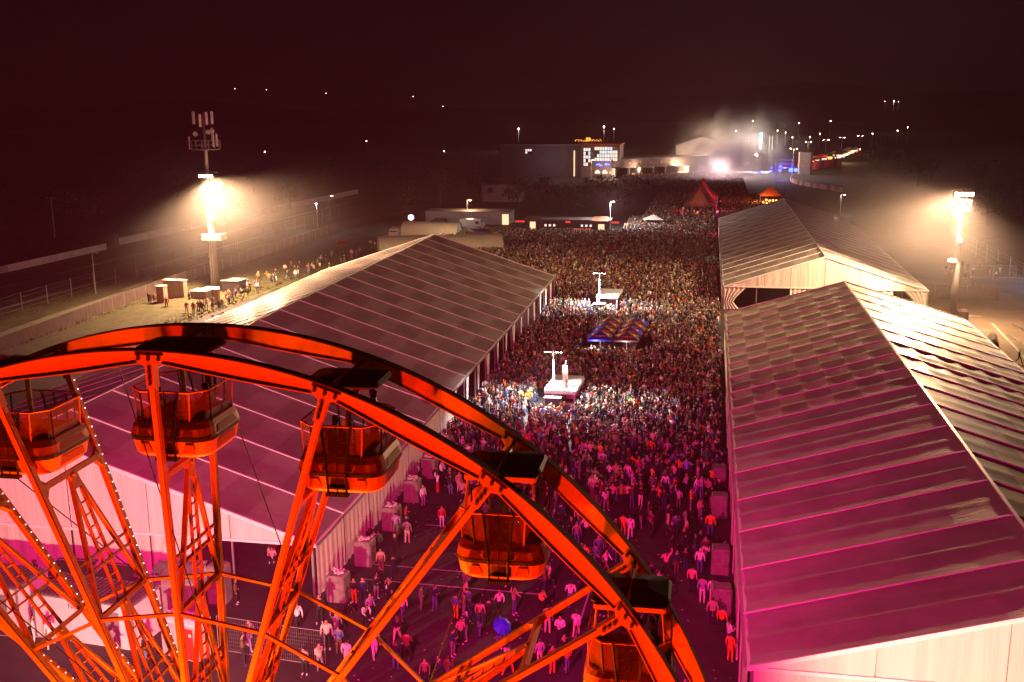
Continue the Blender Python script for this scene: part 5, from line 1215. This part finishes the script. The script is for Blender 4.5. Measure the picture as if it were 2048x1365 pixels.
# striped pagoda row over the crowd
for i in range(5):
    t = thing('stretch_tent', '%s peak of the row of dark red striped pagoda tents over the far crowd' % ['nearest', 'second', 'third', 'fourth', 'farthest'][i], 'pagoda tent', (-2.3+.15*i, 277+i*8.6, 0), 0, 'row of striped pagoda tents')
    def cone(u, v): 
        a = 2*math.pi*u; sq = 4.25/max(abs(math.cos(a)), abs(math.sin(a))); r = sq*(v**1.0); z = 2.7+4.6*(1-v)**1.75
        return (r*math.cos(a), r*math.sin(a)*1.02, z)
    MB().grid(cone, 32, 9).build('canopy', M['pag'], t, smooth=True)
    st_ = MB()
    for j in range(8):
        a = math.pi*(j+.5)/4
        for v0 in range(8): st_.beam(Vector(cone(a/(2*math.pi), v0/8))+Vector((0, 0, .04)), Vector(cone(a/(2*math.pi), (v0+1)/8))+Vector((0, 0, .04)), .25, .04)
    st_.build('stripe', M['red'], t)
    for sx_ in (-4.2, 4.2):
        for sy in (-4.2, 4.2): MB().box((sx_, sy, 1.35), (.14, .14, 2.7)).build('post', M['alu'], t)
lamp('pagoda_light', 'POINT', (-2.3, 271.5, 2.2), 600, (1, .35, .12), size=.3); lamp('pagoda_light', 'POINT', (-7.5, 272, 2.4), 250, (1, .05, .2), size=.3); lamp('pagoda_light', 'POINT', (3.2, 274, 2.6), 500, (1, .03, .18), size=.3); lamp('pagoda_light', 'POINT', (3.6, 300, 6.5), 900, (1, .05, .12), size=.3)
# flame coloured stall
rs = thing('market_stall', 'red and orange glowing stall at the edge of the stage smoke', 'stall', (16.8, 304, 0)); MB().add([(-3, -3, 3.2), (3, -3, 3.2), (3, 3, 3.2), (-3, 3, 3.2), (0, 0, 5.8)], [(0, 1, 4), (1, 2, 4), (2, 3, 4), (3, 0, 4)]).build('canopy', M['orange'], rs)
for i in range(5): MB().cbox((-2+i*.9, -2.6+rnd.uniform(-.4, .4), 1.2+rnd.uniform(0, 1.4)), (.5, .2, .5), .05).build('lantern', M['orgem'], rs)
for sx_ in (-2.8, 2.8): MB().box((sx_, -2.8, 1.6), (.14, .14, 3.2)).build('post', M['dark'], rs)
lamp('stall_light', 'POINT', (15.3, 299.5, 2.4), 1800, (1, .35, .08), size=.3); lamp('side_glow', 'POINT', (1.2, 226, 2.4), 260, (1, .04, .30), size=.3); lamp('side_glow', 'POINT', (1.3, 190, 2.2), 60, (.1, 1, .6), size=.2)
lamp('side_glow', 'POINT', (-16.5, 113.5, 2.3), 60, (1, .5, .2), size=.2)
# stage end: sign pylon, lights, container, banner fence
pyl = thing('sign_pylon', 'tall pylon with vertical turquoise letters in the stage smoke', 'sign', (20.1, 452, 0)); MB().box((0, .4, 8), (1.1, .4, 16)).build('pillar', M['dark'], pyl)
for i, chx in enumerate('PERONI'):
    o = place('letter', text_mesh(chx, 1.7, M['green'], .06), pyl, (0, -.15, 15.6-i*1.12)); o.rotation_euler = (R_(90), R_(90), 0)
py2 = thing('truss_tower', 'lattice truss tower right of the pylon', 'truss tower', (24.2, 449, 0)); q = MB()
for sx_ in (-.6, .6):
    for sy in (-.6, .6): q.tube((sx_, sy, 0), (sx_, sy, 15), .09, n=5)
q.build('truss_post', M['galv'], py2); q = MB()
for i in range(12): q.tube((-.6, -.6, i*1.25), (.6, -.6, i*1.25+1.25), .05, n=4); q.tube((-.6, -.6, i*1.25), (.6, -.6, i*1.25), .05, n=4)
q.build('truss_brace', M['galv'], py2)
lamp('stage_lamp_and_fill', 'POINT', (18.6, 446, 7.5), 30000, (1, .85, .70), size=.5); lamp('stage_lamp_and_fill', 'POINT', (9, 408, 6.0), 16000, (1, .62, .50), size=.8); lamp('stage_lamp_and_fill', 'POINT', (3, 392, 5.0), 8000, (1, .68, .80), size=.8); lamp('stage_lamp_and_fill', 'POINT', (14, 425, 5.0), 16000, (1, .78, .70), size=.8)  # first serves the stage lamp; the rest are unseen fills added in the smoke
lamp('stage_lamp_and_fill', 'POINT', (-2, 440, 9), 36000, (1, .66, .42), size=.6)  # another unseen fill added at the stage end
sl = thing('stage_lamp', 'blinding white stage lamp below the turquoise letters', 'stage lamp', (18.6, 448, 0)); MB().tube((0, 0, 0), (0, 0, 7), .1, n=6).build('pole', M['galv'], sl); MB().cbox((0, 0, 7.4), (1.3, .5, .8), .1).build('lamp_glass', M['lampw'], sl)
bs = thing('stage_barrier_lights', 'string of bright white lights along the stage front', 'light string', (12, 420, 0))
for i in range(16): MB().sphere((-6+i*1.15, .9*i*.35, 1.9+rnd.uniform(-.2, .3)), .22, 6, 4).build('light_bulb', M['lampw'], bs)
rg = thing('light_rig', 'purple lit arch rig with vivid blue lamps near the stage', 'light rig', (27.5, 415, 0)); q = MB()
for a_, b2 in (((-3, 0, 0), (-3, 0, 7)), ((3, 0, 0), (3, 0, 7)), ((-3, 0, 7), (3, 0, 7)), ((-3, 0, 5.5), (3, 0, 5.5)), ((-5.5, -8, 3.8), (4, 0, 4.6))): q.tube(a_, b2, .16, n=6)
q.build('truss', mat('violet_truss', (.4, .25, .7), .5), rg)
for (x, z, s) in ((-9.2, 2.4, .75), (-4.7, 3.0, .7), (-4.4, 4.2, .5), (-1.4, 3.2, .9), (-1.3, 4.6, .8), (2.6, 3.3, 1.1), (4.4, 3.3, 1.0)): MB().sphere((x, -.5, z), s*.75, 10, 6).build('blue_lamp', M['blueem'], rg)
lamp('rig_light', 'POINT', (28, 411, 4), 2500, (.15, .12, 1), size=.4)
cn = thing('container', 'tall grey container tower beside the red banners', 'container', (37.2, 441, 0)); MB().cbox((0, 0, 4.4), (4.6, 4, 8.8), .2).build('body', M['brickw'], cn); MB().box((2.6, -1.0, 4.6), (.6, 3, 8.6)).build('door', M['dark'], cn)
bf = thing('banner_fence', 'curving fence of red and white banners down the far slope', 'banner fence', (27.5, 378, 0)); ptsb = [(1.5, 22), (2.2, 10), (5.5, -2), (9.5, -14), (14.5, -26)]
for (a, b2) in zip(ptsb[:-1], ptsb[1:]):
    for i in range(5):
        p = Vector((*a, 0)).lerp(Vector((*b2, 0)), i/5); q_ = Vector((*a, 0)).lerp(Vector((*b2, 0)), (i+.94)/5); MB().beam(p+Vector((0, 0, .9)), q_+Vector((0, 0, .9)), .08, 1.6).build('banner', M['red'] if i % 2 else M['wall'], bf)
bf2 = thing('banner_fence', 'red advertising boards beside the lit people queue on the far road', 'banner fence', (43, 470, 0))
for i in range(7): MB().box((i*2.3, i*4.6, 1.8), (2.6, .3, 3.4)).build('banner', [M['red'], M['redp'], M['dark']][i % 3], bf2)
cr2 = MB()
for i in range(60): cr2.sphere((58+i*.42+rnd.uniform(-.4, .4), 520+i*1.8+rnd.uniform(-2, 2), 1.7+rnd.uniform(-.3, .6)), .2, 5, 3)
tag(cr2.build('fairy_lights', M['fairy']), 'strings of tiny warm lights over the far queue', 'light string', kind='stuff')
lamp('queue_light', 'POINT', (60, 520, 5), 5000, WARM, size=.5)
for i in range(14):
    px_, py_ = 1598+i*8.5+rnd.uniform(-3, 3), 336-i*2.1+rnd.uniform(-2, 2); g_ = G(px_, py_); w_ = rnd.uniform(3, 6)
    t = thing('market_stall', 'small far stall lit from inside, number %s along the far road from the stage' % NUM(i), 'stall', g_, .2, 'lit stalls along the far road')
    MB().box((0, 0, 1.2), (w_, 3, 2.4)).build('body', M['dark'], t); MB().add([(-w_/2-.3, -2, 2.6), (w_/2+.3, -2, 2.6), (w_/2+.3, 2, 2.6), (-w_/2-.3, 2, 2.6), (0, 0, 3.9)], [(0, 1, 4), (1, 2, 4), (2, 3, 4), (3, 0, 4)]).build('canopy', rnd.choice([M['red'], M['wall'], M['dark']]), t)
    MB().box((0, -1.55, 1.5), (w_*.7, .05, 1.0)).build('lit_front', rnd.choice([M['warmwall'], M['winw'], M['redem'], M['orgem']]), t)
# two bare flag poles in front of the right marquee's far end
for i, (x, y) in enumerate(((1551, 400), (1568, 402))):
    g_ = G(x, y); o = MB().tube((0, 0, 0), (0, 0, 5.2), .16, .07, n=6).build('flag_pole', M['dark']); o.location = g_; tag(o, '%s dark bare flag pole behind the farther right marquee' % ['left', 'right'][i], 'flag pole')

# ================================================================== right edge
def box_thing(name, label, cat, loc, dims, m_, rz=0, b=.05):
    o = MB().cbox((0, 0, dims[2]/2), dims, b).build(name, M[m_]); o.location = loc; o.rotation_euler = (0, 0, rz); return tag(o, label, cat)
rc = thing('ticket_container', 'dark container with bright white roof cut by the right picture edge', 'container', (45.6, 147, 0), -.25); MB().box((0, 0, 1.9), (7, 6.5, 3.8)).build('body', M['brickw'], rc); MB().box((0, 0, 3.9), (7.3, 6.8, .12)).build('roof', M['white'], rc)
bw = thing('barrier_wall', 'dark cloth barrier wall across the yard behind the right mast', 'barrier', (29, 163, 0))
for i in range(6): MB().box((1.1+i*2.25, 0, 1.0), (2.2, .12, 2.0)).build('panel', M['woodd'], bw); MB().box((i*2.25, .1, 1.05), (.1, .1, 2.1)).build('post', M['galv'], bw)
mesh_fence([(43.2, 184), (50.5, 184.5)], 'short mesh fence by the far yard', 2)
ff = thing('slope_fence', 'fence of pale poles climbing the slope at the right edge', 'fence', (52, 150, 0))
for i in range(13):
    x, y = -1.5+(-.15)*i*0, i*7.4; MB().tube((x+i*-.1, y, 0), (x+i*-.1, y, 3.2), .06, n=5).build('post', M['galv'], ff)
    if i: w = MB(); [w.tube((x-(i-1)*.1, y-7.4, z), (x-i*.1, y, z), .014, n=4) for z in (.8, 1.7, 2.6, 3.1)]; w.build('wire', M['galv'], ff)
sc = thing('scaffold_frame', 'dark scaffold and gate frames lying beside the yard wall', 'scaffold', (39.5, 137, 0), -.3)
for i in range(7):
    a_ = Vector((rnd.uniform(-1, 3.5), rnd.uniform(-5, 6), .3)); b2 = a_+Vector((rnd.uniform(-2, 2), rnd.uniform(1, 4), rnd.uniform(0, 1.2))); MB().tube(a_, b2, .06, n=6).build('tube', M['alu'] if i % 2 else M['dark'], sc)
MB().box((1.4, 3.5, .55), (2.6, 3, .1)).build('board', M['dark'], sc)
for (x, y, w_, d_, h_, lb_) in ((1870, 640, 1.5, 1.2, 1.1, 'dark wrapped heap at the left of the right mast foot'), (1920, 640, 2.0, 1.2, 1.5, 'dark wrapped heap at the right of the right mast foot'), (1985, 690, 1.0, 4.5, 1.1, 'dark cloth barrier run along the yard edge')):
    g_ = G(x, y); box_thing('covered_heap', lb_, 'heap', g_, (w_, d_, h_), 'woodd', rnd.uniform(-.2, .2), .3)
kb = MB(); kb.beam((35.2, 110, .09), (37.2, 145, .09), .35, .18); tag(kb.build('kerb', M['conc']), kind='structure')
kb = MB()
kb.beam((29, 141, .02), (37, 141, .02), .12, .012); kb.beam((29, 150.5, .02), (37.2, 150.5, .02), .2, .012); tag(kb.build('yard_line', M['paint']), kind='structure')
lamp_post(0, 0, 5.5, 'violet-white lamp glaring at the right picture edge', 'lampc', 3500, (.8, .7, 1), base=Vector((54.0, 182, 0)), arm=-.3)

# ================================================================== trees
def tree(x, y, h, r, label, n=700, base=0.0):
    t = thing('tree', label, 'tree', (x, y, base), rnd.uniform(0, 6), 'dark trees round the far buildings')
    tk = MB(); tk.tube((0, 0, 0), (.1, .1, h*.55), .22, .12, n=7)
    for i in range(5): a = rnd.uniform(0, 6.28); tk.tube((.1, .1, h*(.3+.05*i)), (math.cos(a)*r*.6, math.sin(a)*r*.6, h*(.6+.06*i)), .09, .03, n=5)
    tk.build('trunk', M['trunk'], t)
    q = MB(); cl = [(rnd.uniform(-.6, .6)*r, rnd.uniform(-.6, .6)*r, h*(.45+.45*rnd.random()), rnd.uniform(.3, .55)*r) for _ in range(12)]
    for i in range(n):
        cx, cy, cz, cr_ = rnd.choice(cl); v = Vector((rnd.gauss(0, 1), rnd.gauss(0, 1), rnd.gauss(0, 1))).normalized()*cr_*rnd.uniform(.6, 1.05); c_ = Vector((cx, cy, cz))+v
        s = rnd.uniform(.18, .38); a = Vector((rnd.gauss(0, 1), rnd.gauss(0, 1), rnd.gauss(0, 1))).normalized()*s; b_ = a.cross(Vector((rnd.gauss(0, 1), rnd.gauss(0, 1), rnd.gauss(0, 1)))).normalized()*s*.7
        q.add([c_-a, c_+b_, c_+a, c_-b_], [(0, 1, 2, 3)])
    q.build('crown', M['leaf'], t)
for i, (x, y, h, r) in enumerate(((1085, 415, 9, 5), (1120, 420, 7, 4.5), (1060, 350, 10, 5.5), (1035, 420, 8, 5), (1180, 402, 6.5, 5), (1215, 395, 6, 4.5), (1150, 425, 6, 5), (1255, 412, 5, 4.5), (1290, 405, 4.5, 4), (1010, 330, 11, 6), (960, 400, 8, 5))):
    g_ = G(x, y); tree(g_.x, g_.y, h, r, ['tall dark tree right of the dim house', 'dark tree between house and office block', 'tree hiding the left end of the office block', 'dark tree just behind the dim house roof', 'dark bushy tree under the office glass', 'low dark tree before the arched lights', 'dark tree beyond the bar, left of the white lamp', 'low dark tree right of the white lamp glow', 'small dark tree where the far crowd begins', 'tall tree left of the office block', 'dark tree left of the dim house'][i])
ordw = ['first', 'second', 'third', 'fourth', 'fifth', 'sixth', 'seventh', 'eighth', 'ninth', 'tenth', 'eleventh', 'twelfth', 'thirteenth', 'fourteenth', 'fifteenth', 'sixteenth', 'seventeenth', 'eighteenth', 'nineteenth', 'twentieth', 'twenty-first', 'twenty-second', 'twenty-third', 'twenty-fourth', 'twenty-fifth', 'twenty-sixth']
for i in range(26):
    a = R_(-48+i*2.0+rnd.uniform(-.6, .6)); r = rnd.uniform(230, 420); x, y = r*math.sin(a), r*math.cos(a)
    if x > -70: continue
    tree(x, y, rnd.uniform(8, 14), rnd.uniform(4, 7), 'dark tree in the unlit wood beyond the track wall, %s from the left' % ordw[i], 350)
for i in range(9): tree(58+rnd.uniform(0, 40), 250+i*28, rnd.uniform(7, 11), 5, 'dark tree on the unlit slope at the right, %s counting away from the square' % ordw[i], 350, base=1.5)

# ================================================================== scattered far lights on the hills
hl = [(470, 178), (533, 180), (652, 187), (826, 194), (886, 213), (530, 304), (570, 333), (685, 322), (888, 303), (1208, 254), (1228, 258), (1037, 258), (1472, 262), (1498, 282), (1506, 243), (1770, 203), (1788, 203), (1797, 204), (1620, 275), (1598, 247), (1661, 243), (1745, 268), (1795, 262), (1815, 255), (1753, 358), (1555, 262), (1571, 266), (1585, 275), (1640, 268), (820, 340), (733, 283)]
for i, (x, y) in enumerate(sorted(hl)):
    d = Fv + Rv*((x-1024)/F_PX) - Uv*((y-682.5)/F_PX); dist = 900 if y < 240 else 640
    p = Vector((0, 0, CAM_H))+d*dist; big = (x, y) in ((1037, 258), (1208, 254), (1788, 203))
    t = thing('distant_lamp', 'tiny distant lamp in the dark, number %s counting from the left' % NUM(i), 'lamp', (p.x, p.y, p.z-8), 0, 'scattered lamps far off in the dark')
    MB().tube((0, 0, 0), (0, 0, 8), .12, n=5).build('pole', M['galv'], t); MB().sphere((0, -.1, 8), .45 if big else .20, 8, 5).build('lamp_glass', M['far_d'] if y < 240 or big else M['lampo'], t)
    if big: lamp('distant_glow', 'POINT', (p.x, p.y-2, p.z), 4500, (1, .8, .65), size=.5)

# ================================================================== unseen lamps added to light the wheel and marquees
def added_flood(x, y, z, target, power, col, cone, label, blend=.5, size=.35, yaw=0):  # places an added lamp below the view, with housing and stand
    t = thing('floodlight', label, 'floodlight', (x, y, 0)); MB().box((0, 0, z/2), (.08, .08, z)).build('stand', M['dark'], t) if z < 6 else None
    d_ = (Vector(target)-Vector((x, y, z))).normalized(); q = d_.to_track_quat('Y', 'Z').to_matrix()
    MB().box((0, 0, z), (.5, .3, .4), M=q).build('housing', M['dark'], t)
    p = Vector((x, y, z))+d_*.4
    lamp('added_flood_beam', 'SPOT', p, power, col, size=size, cone=cone, blend=blend, target=target); return t
added_flood(-15.5, 9.5, 1.2, (-10.5, 18.8, 17), 44000, ORG, 95, 'added unseen orange floodlight at the left foot of the wheel aimed up at it')
added_flood(-4.0, 9.5, 1.2, (-8.5, 18.8, 17), 38000, ORG, 95, 'added unseen orange floodlight at the right foot of the wheel aimed up at it')
added_flood(-9.5, 13.0, 1.2, (-10.0, 19.5, 22), 19000, ORG, 95, 'added unseen orange floodlight under the hub of the wheel aimed up at it')
added_flood(-10.0, 25.5, 1.0, (-8.0, 17.0, 22), 19000, ORG, 100, 'added unseen orange floodlight behind the wheel aimed back up at it')
added_flood(-18.0, 24.5, 4.6, (-38.0, 56, 4.5), 44000, (1, .66, .42), 72, 'added unseen white floodlight behind the wheel aimed at the left marquee gable')
added_flood(8.0, 22.0, 3.2, (18.0, 44, 5.5), 34000, (1, .60, .40), 80, 'added unseen white floodlight right of the wheel aimed at the right marquee gable')
for (x, z, tg, pw) in ((-12.0, 20.5, (-30, 70, 5), 115000), (-7.0, 21.0, (-9, 54, 0), 4500), (-1.2, 17.0, (17, 66, 6), 24000)):
    lamp('wheel_glow_fill', 'SPOT', (x, HY+1.6, z), pw, MAG, size=.5, cone=115, blend=.8, target=tg)  # unseen magenta spots added to colour the marquee roofs and tarmac
lamp('hub_fill', 'POINT', (HX, HY-1.9, HZ+.6), 3600, (1, .40, .015), size=.4)  # unseen point lamps added at the hub to turn the inner spokes orange
lamp('hub_fill', 'POINT', (HX, HY+1.9, HZ+.6), 2000, (1, .40, .015), size=.4)

# ================================================================== smoke at the stage, halo mist added at the masts, night haze
def smoke(x, y, z, rx, ry, rz_, dens, label, seed, nlo=.40):
    bm = bmesh.new(); bmesh.ops.create_icosphere(bm, subdivisions=3, radius=1)
    for v in bm.verts: v.co = Vector((v.co.x*rx, v.co.y*ry, v.co.z*rz_))
    me_ = bpy.data.meshes.new('smoke'); bm.to_mesh(me_); bm.free(); mt_ = bpy.data.materials.new('smoke_and_halo_mist'); mt_.use_nodes = True; nt = mt_.node_tree; nt.nodes.clear()
    o_ = nt.nodes.new('ShaderNodeOutputMaterial'); pv = nt.nodes.new('ShaderNodeVolumePrincipled'); pv.inputs['Color'].default_value = (.95, .90, .92, 1)
    t = nt.nodes.new('ShaderNodeTexCoord'); n = nt.nodes.new('ShaderNodeTexNoise'); n.inputs['Scale'].default_value = .10; n.inputs['Detail'].default_value = 5; n.inputs['Distortion'].default_value = .8
    mpn = nt.nodes.new('ShaderNodeMapping'); mpn.inputs['Location'].default_value = (seed*13, 0, 0); nt.links.new(t.outputs['Object'], mpn.inputs[0]); nt.links.new(mpn.outputs[0], n.inputs[0])
    mp_ = nt.nodes.new('ShaderNodeMapping'); mp_.inputs['Scale'].default_value = (1/rx, 1/ry, 1/rz_); nt.links.new(t.outputs['Object'], mp_.inputs[0])
    ln = nt.nodes.new('ShaderNodeVectorMath'); ln.operation = 'LENGTH'; nt.links.new(mp_.outputs[0], ln.inputs[0])
    fr = nt.nodes.new('ShaderNodeMapRange'); fr.inputs['From Min'].default_value = 1.0; fr.inputs['From Max'].default_value = .1; nt.links.new(ln.outputs['Value'], fr.inputs['Value'])
    sq = nt.nodes.new('ShaderNodeMath'); sq.operation = 'POWER'; sq.inputs[1].default_value = 1.8; nt.links.new(fr.outputs[0], sq.inputs[0])
    nr = nt.nodes.new('ShaderNodeMapRange'); nr.inputs['From Min'].default_value = nlo; nr.inputs['From Max'].default_value = .68; nt.links.new(n.outputs[0], nr.inputs['Value'])
    mu = nt.nodes.new('ShaderNodeMath'); mu.operation = 'MULTIPLY'; nt.links.new(sq.outputs[0], mu.inputs[0]); nt.links.new(nr.outputs[0], mu.inputs[1])
    m2 = nt.nodes.new('ShaderNodeMath'); m2.operation = 'MULTIPLY'; m2.inputs[1].default_value = dens; nt.links.new(mu.outputs[0], m2.inputs[0]); nt.links.new(m2.outputs[0], pv.inputs['Density']); nt.links.new(pv.outputs[0], o_.inputs['Volume'])
    me_.materials.append(mt_); o = place('smoke', me_); o.location = (x, y, z); tag(o, label, 'smoke', kind='stuff')
smoke(7, 400, 6.5, 26, 50, 13, .30, 'bright bank of stage smoke drifting over the far crowd', 1)
smoke(bL.x+2, bL.y-3, 13.5, 27, 27, 15, .0075, 'local mist volume added to make the halo of the left light mast', 3, 0)  # mist added only round the mast head to keep its halo local
smoke(bR.x-4, bR.y-4, 11, 25, 25, 15, .010, 'local mist volume added to make the halo of the right light mast', 4, 0)  # same added mist for the right mast halo
smoke(12, 455, 13, 34, 22, 18, .08, 'thinner plume of smoke rising round the pylon', 2)
hz = MB().box((0, 1640, 54), (6400, 3900, 112)).build('haze', bpy.data.materials.new('night_haze')); mt = hz.data.materials[0]; mt.use_nodes = True; nt = mt.node_tree; nt.nodes.clear()
o_ = nt.nodes.new('ShaderNodeOutputMaterial'); pv = nt.nodes.new('ShaderNodeVolumePrincipled'); pv.inputs['Density'].default_value = .00030; pv.inputs['Color'].default_value = (.95, .50, .56, 1); pv.inputs['Anisotropy'].default_value = .0
nt.links.new(pv.outputs[0], o_.inputs['Volume']); tag(hz, kind='stuff')
for l_, os_ in used_labels.items():
    if len(os_) > 1:
        for o in os_: pass
print('OBJECTS', len(bpy.data.objects))
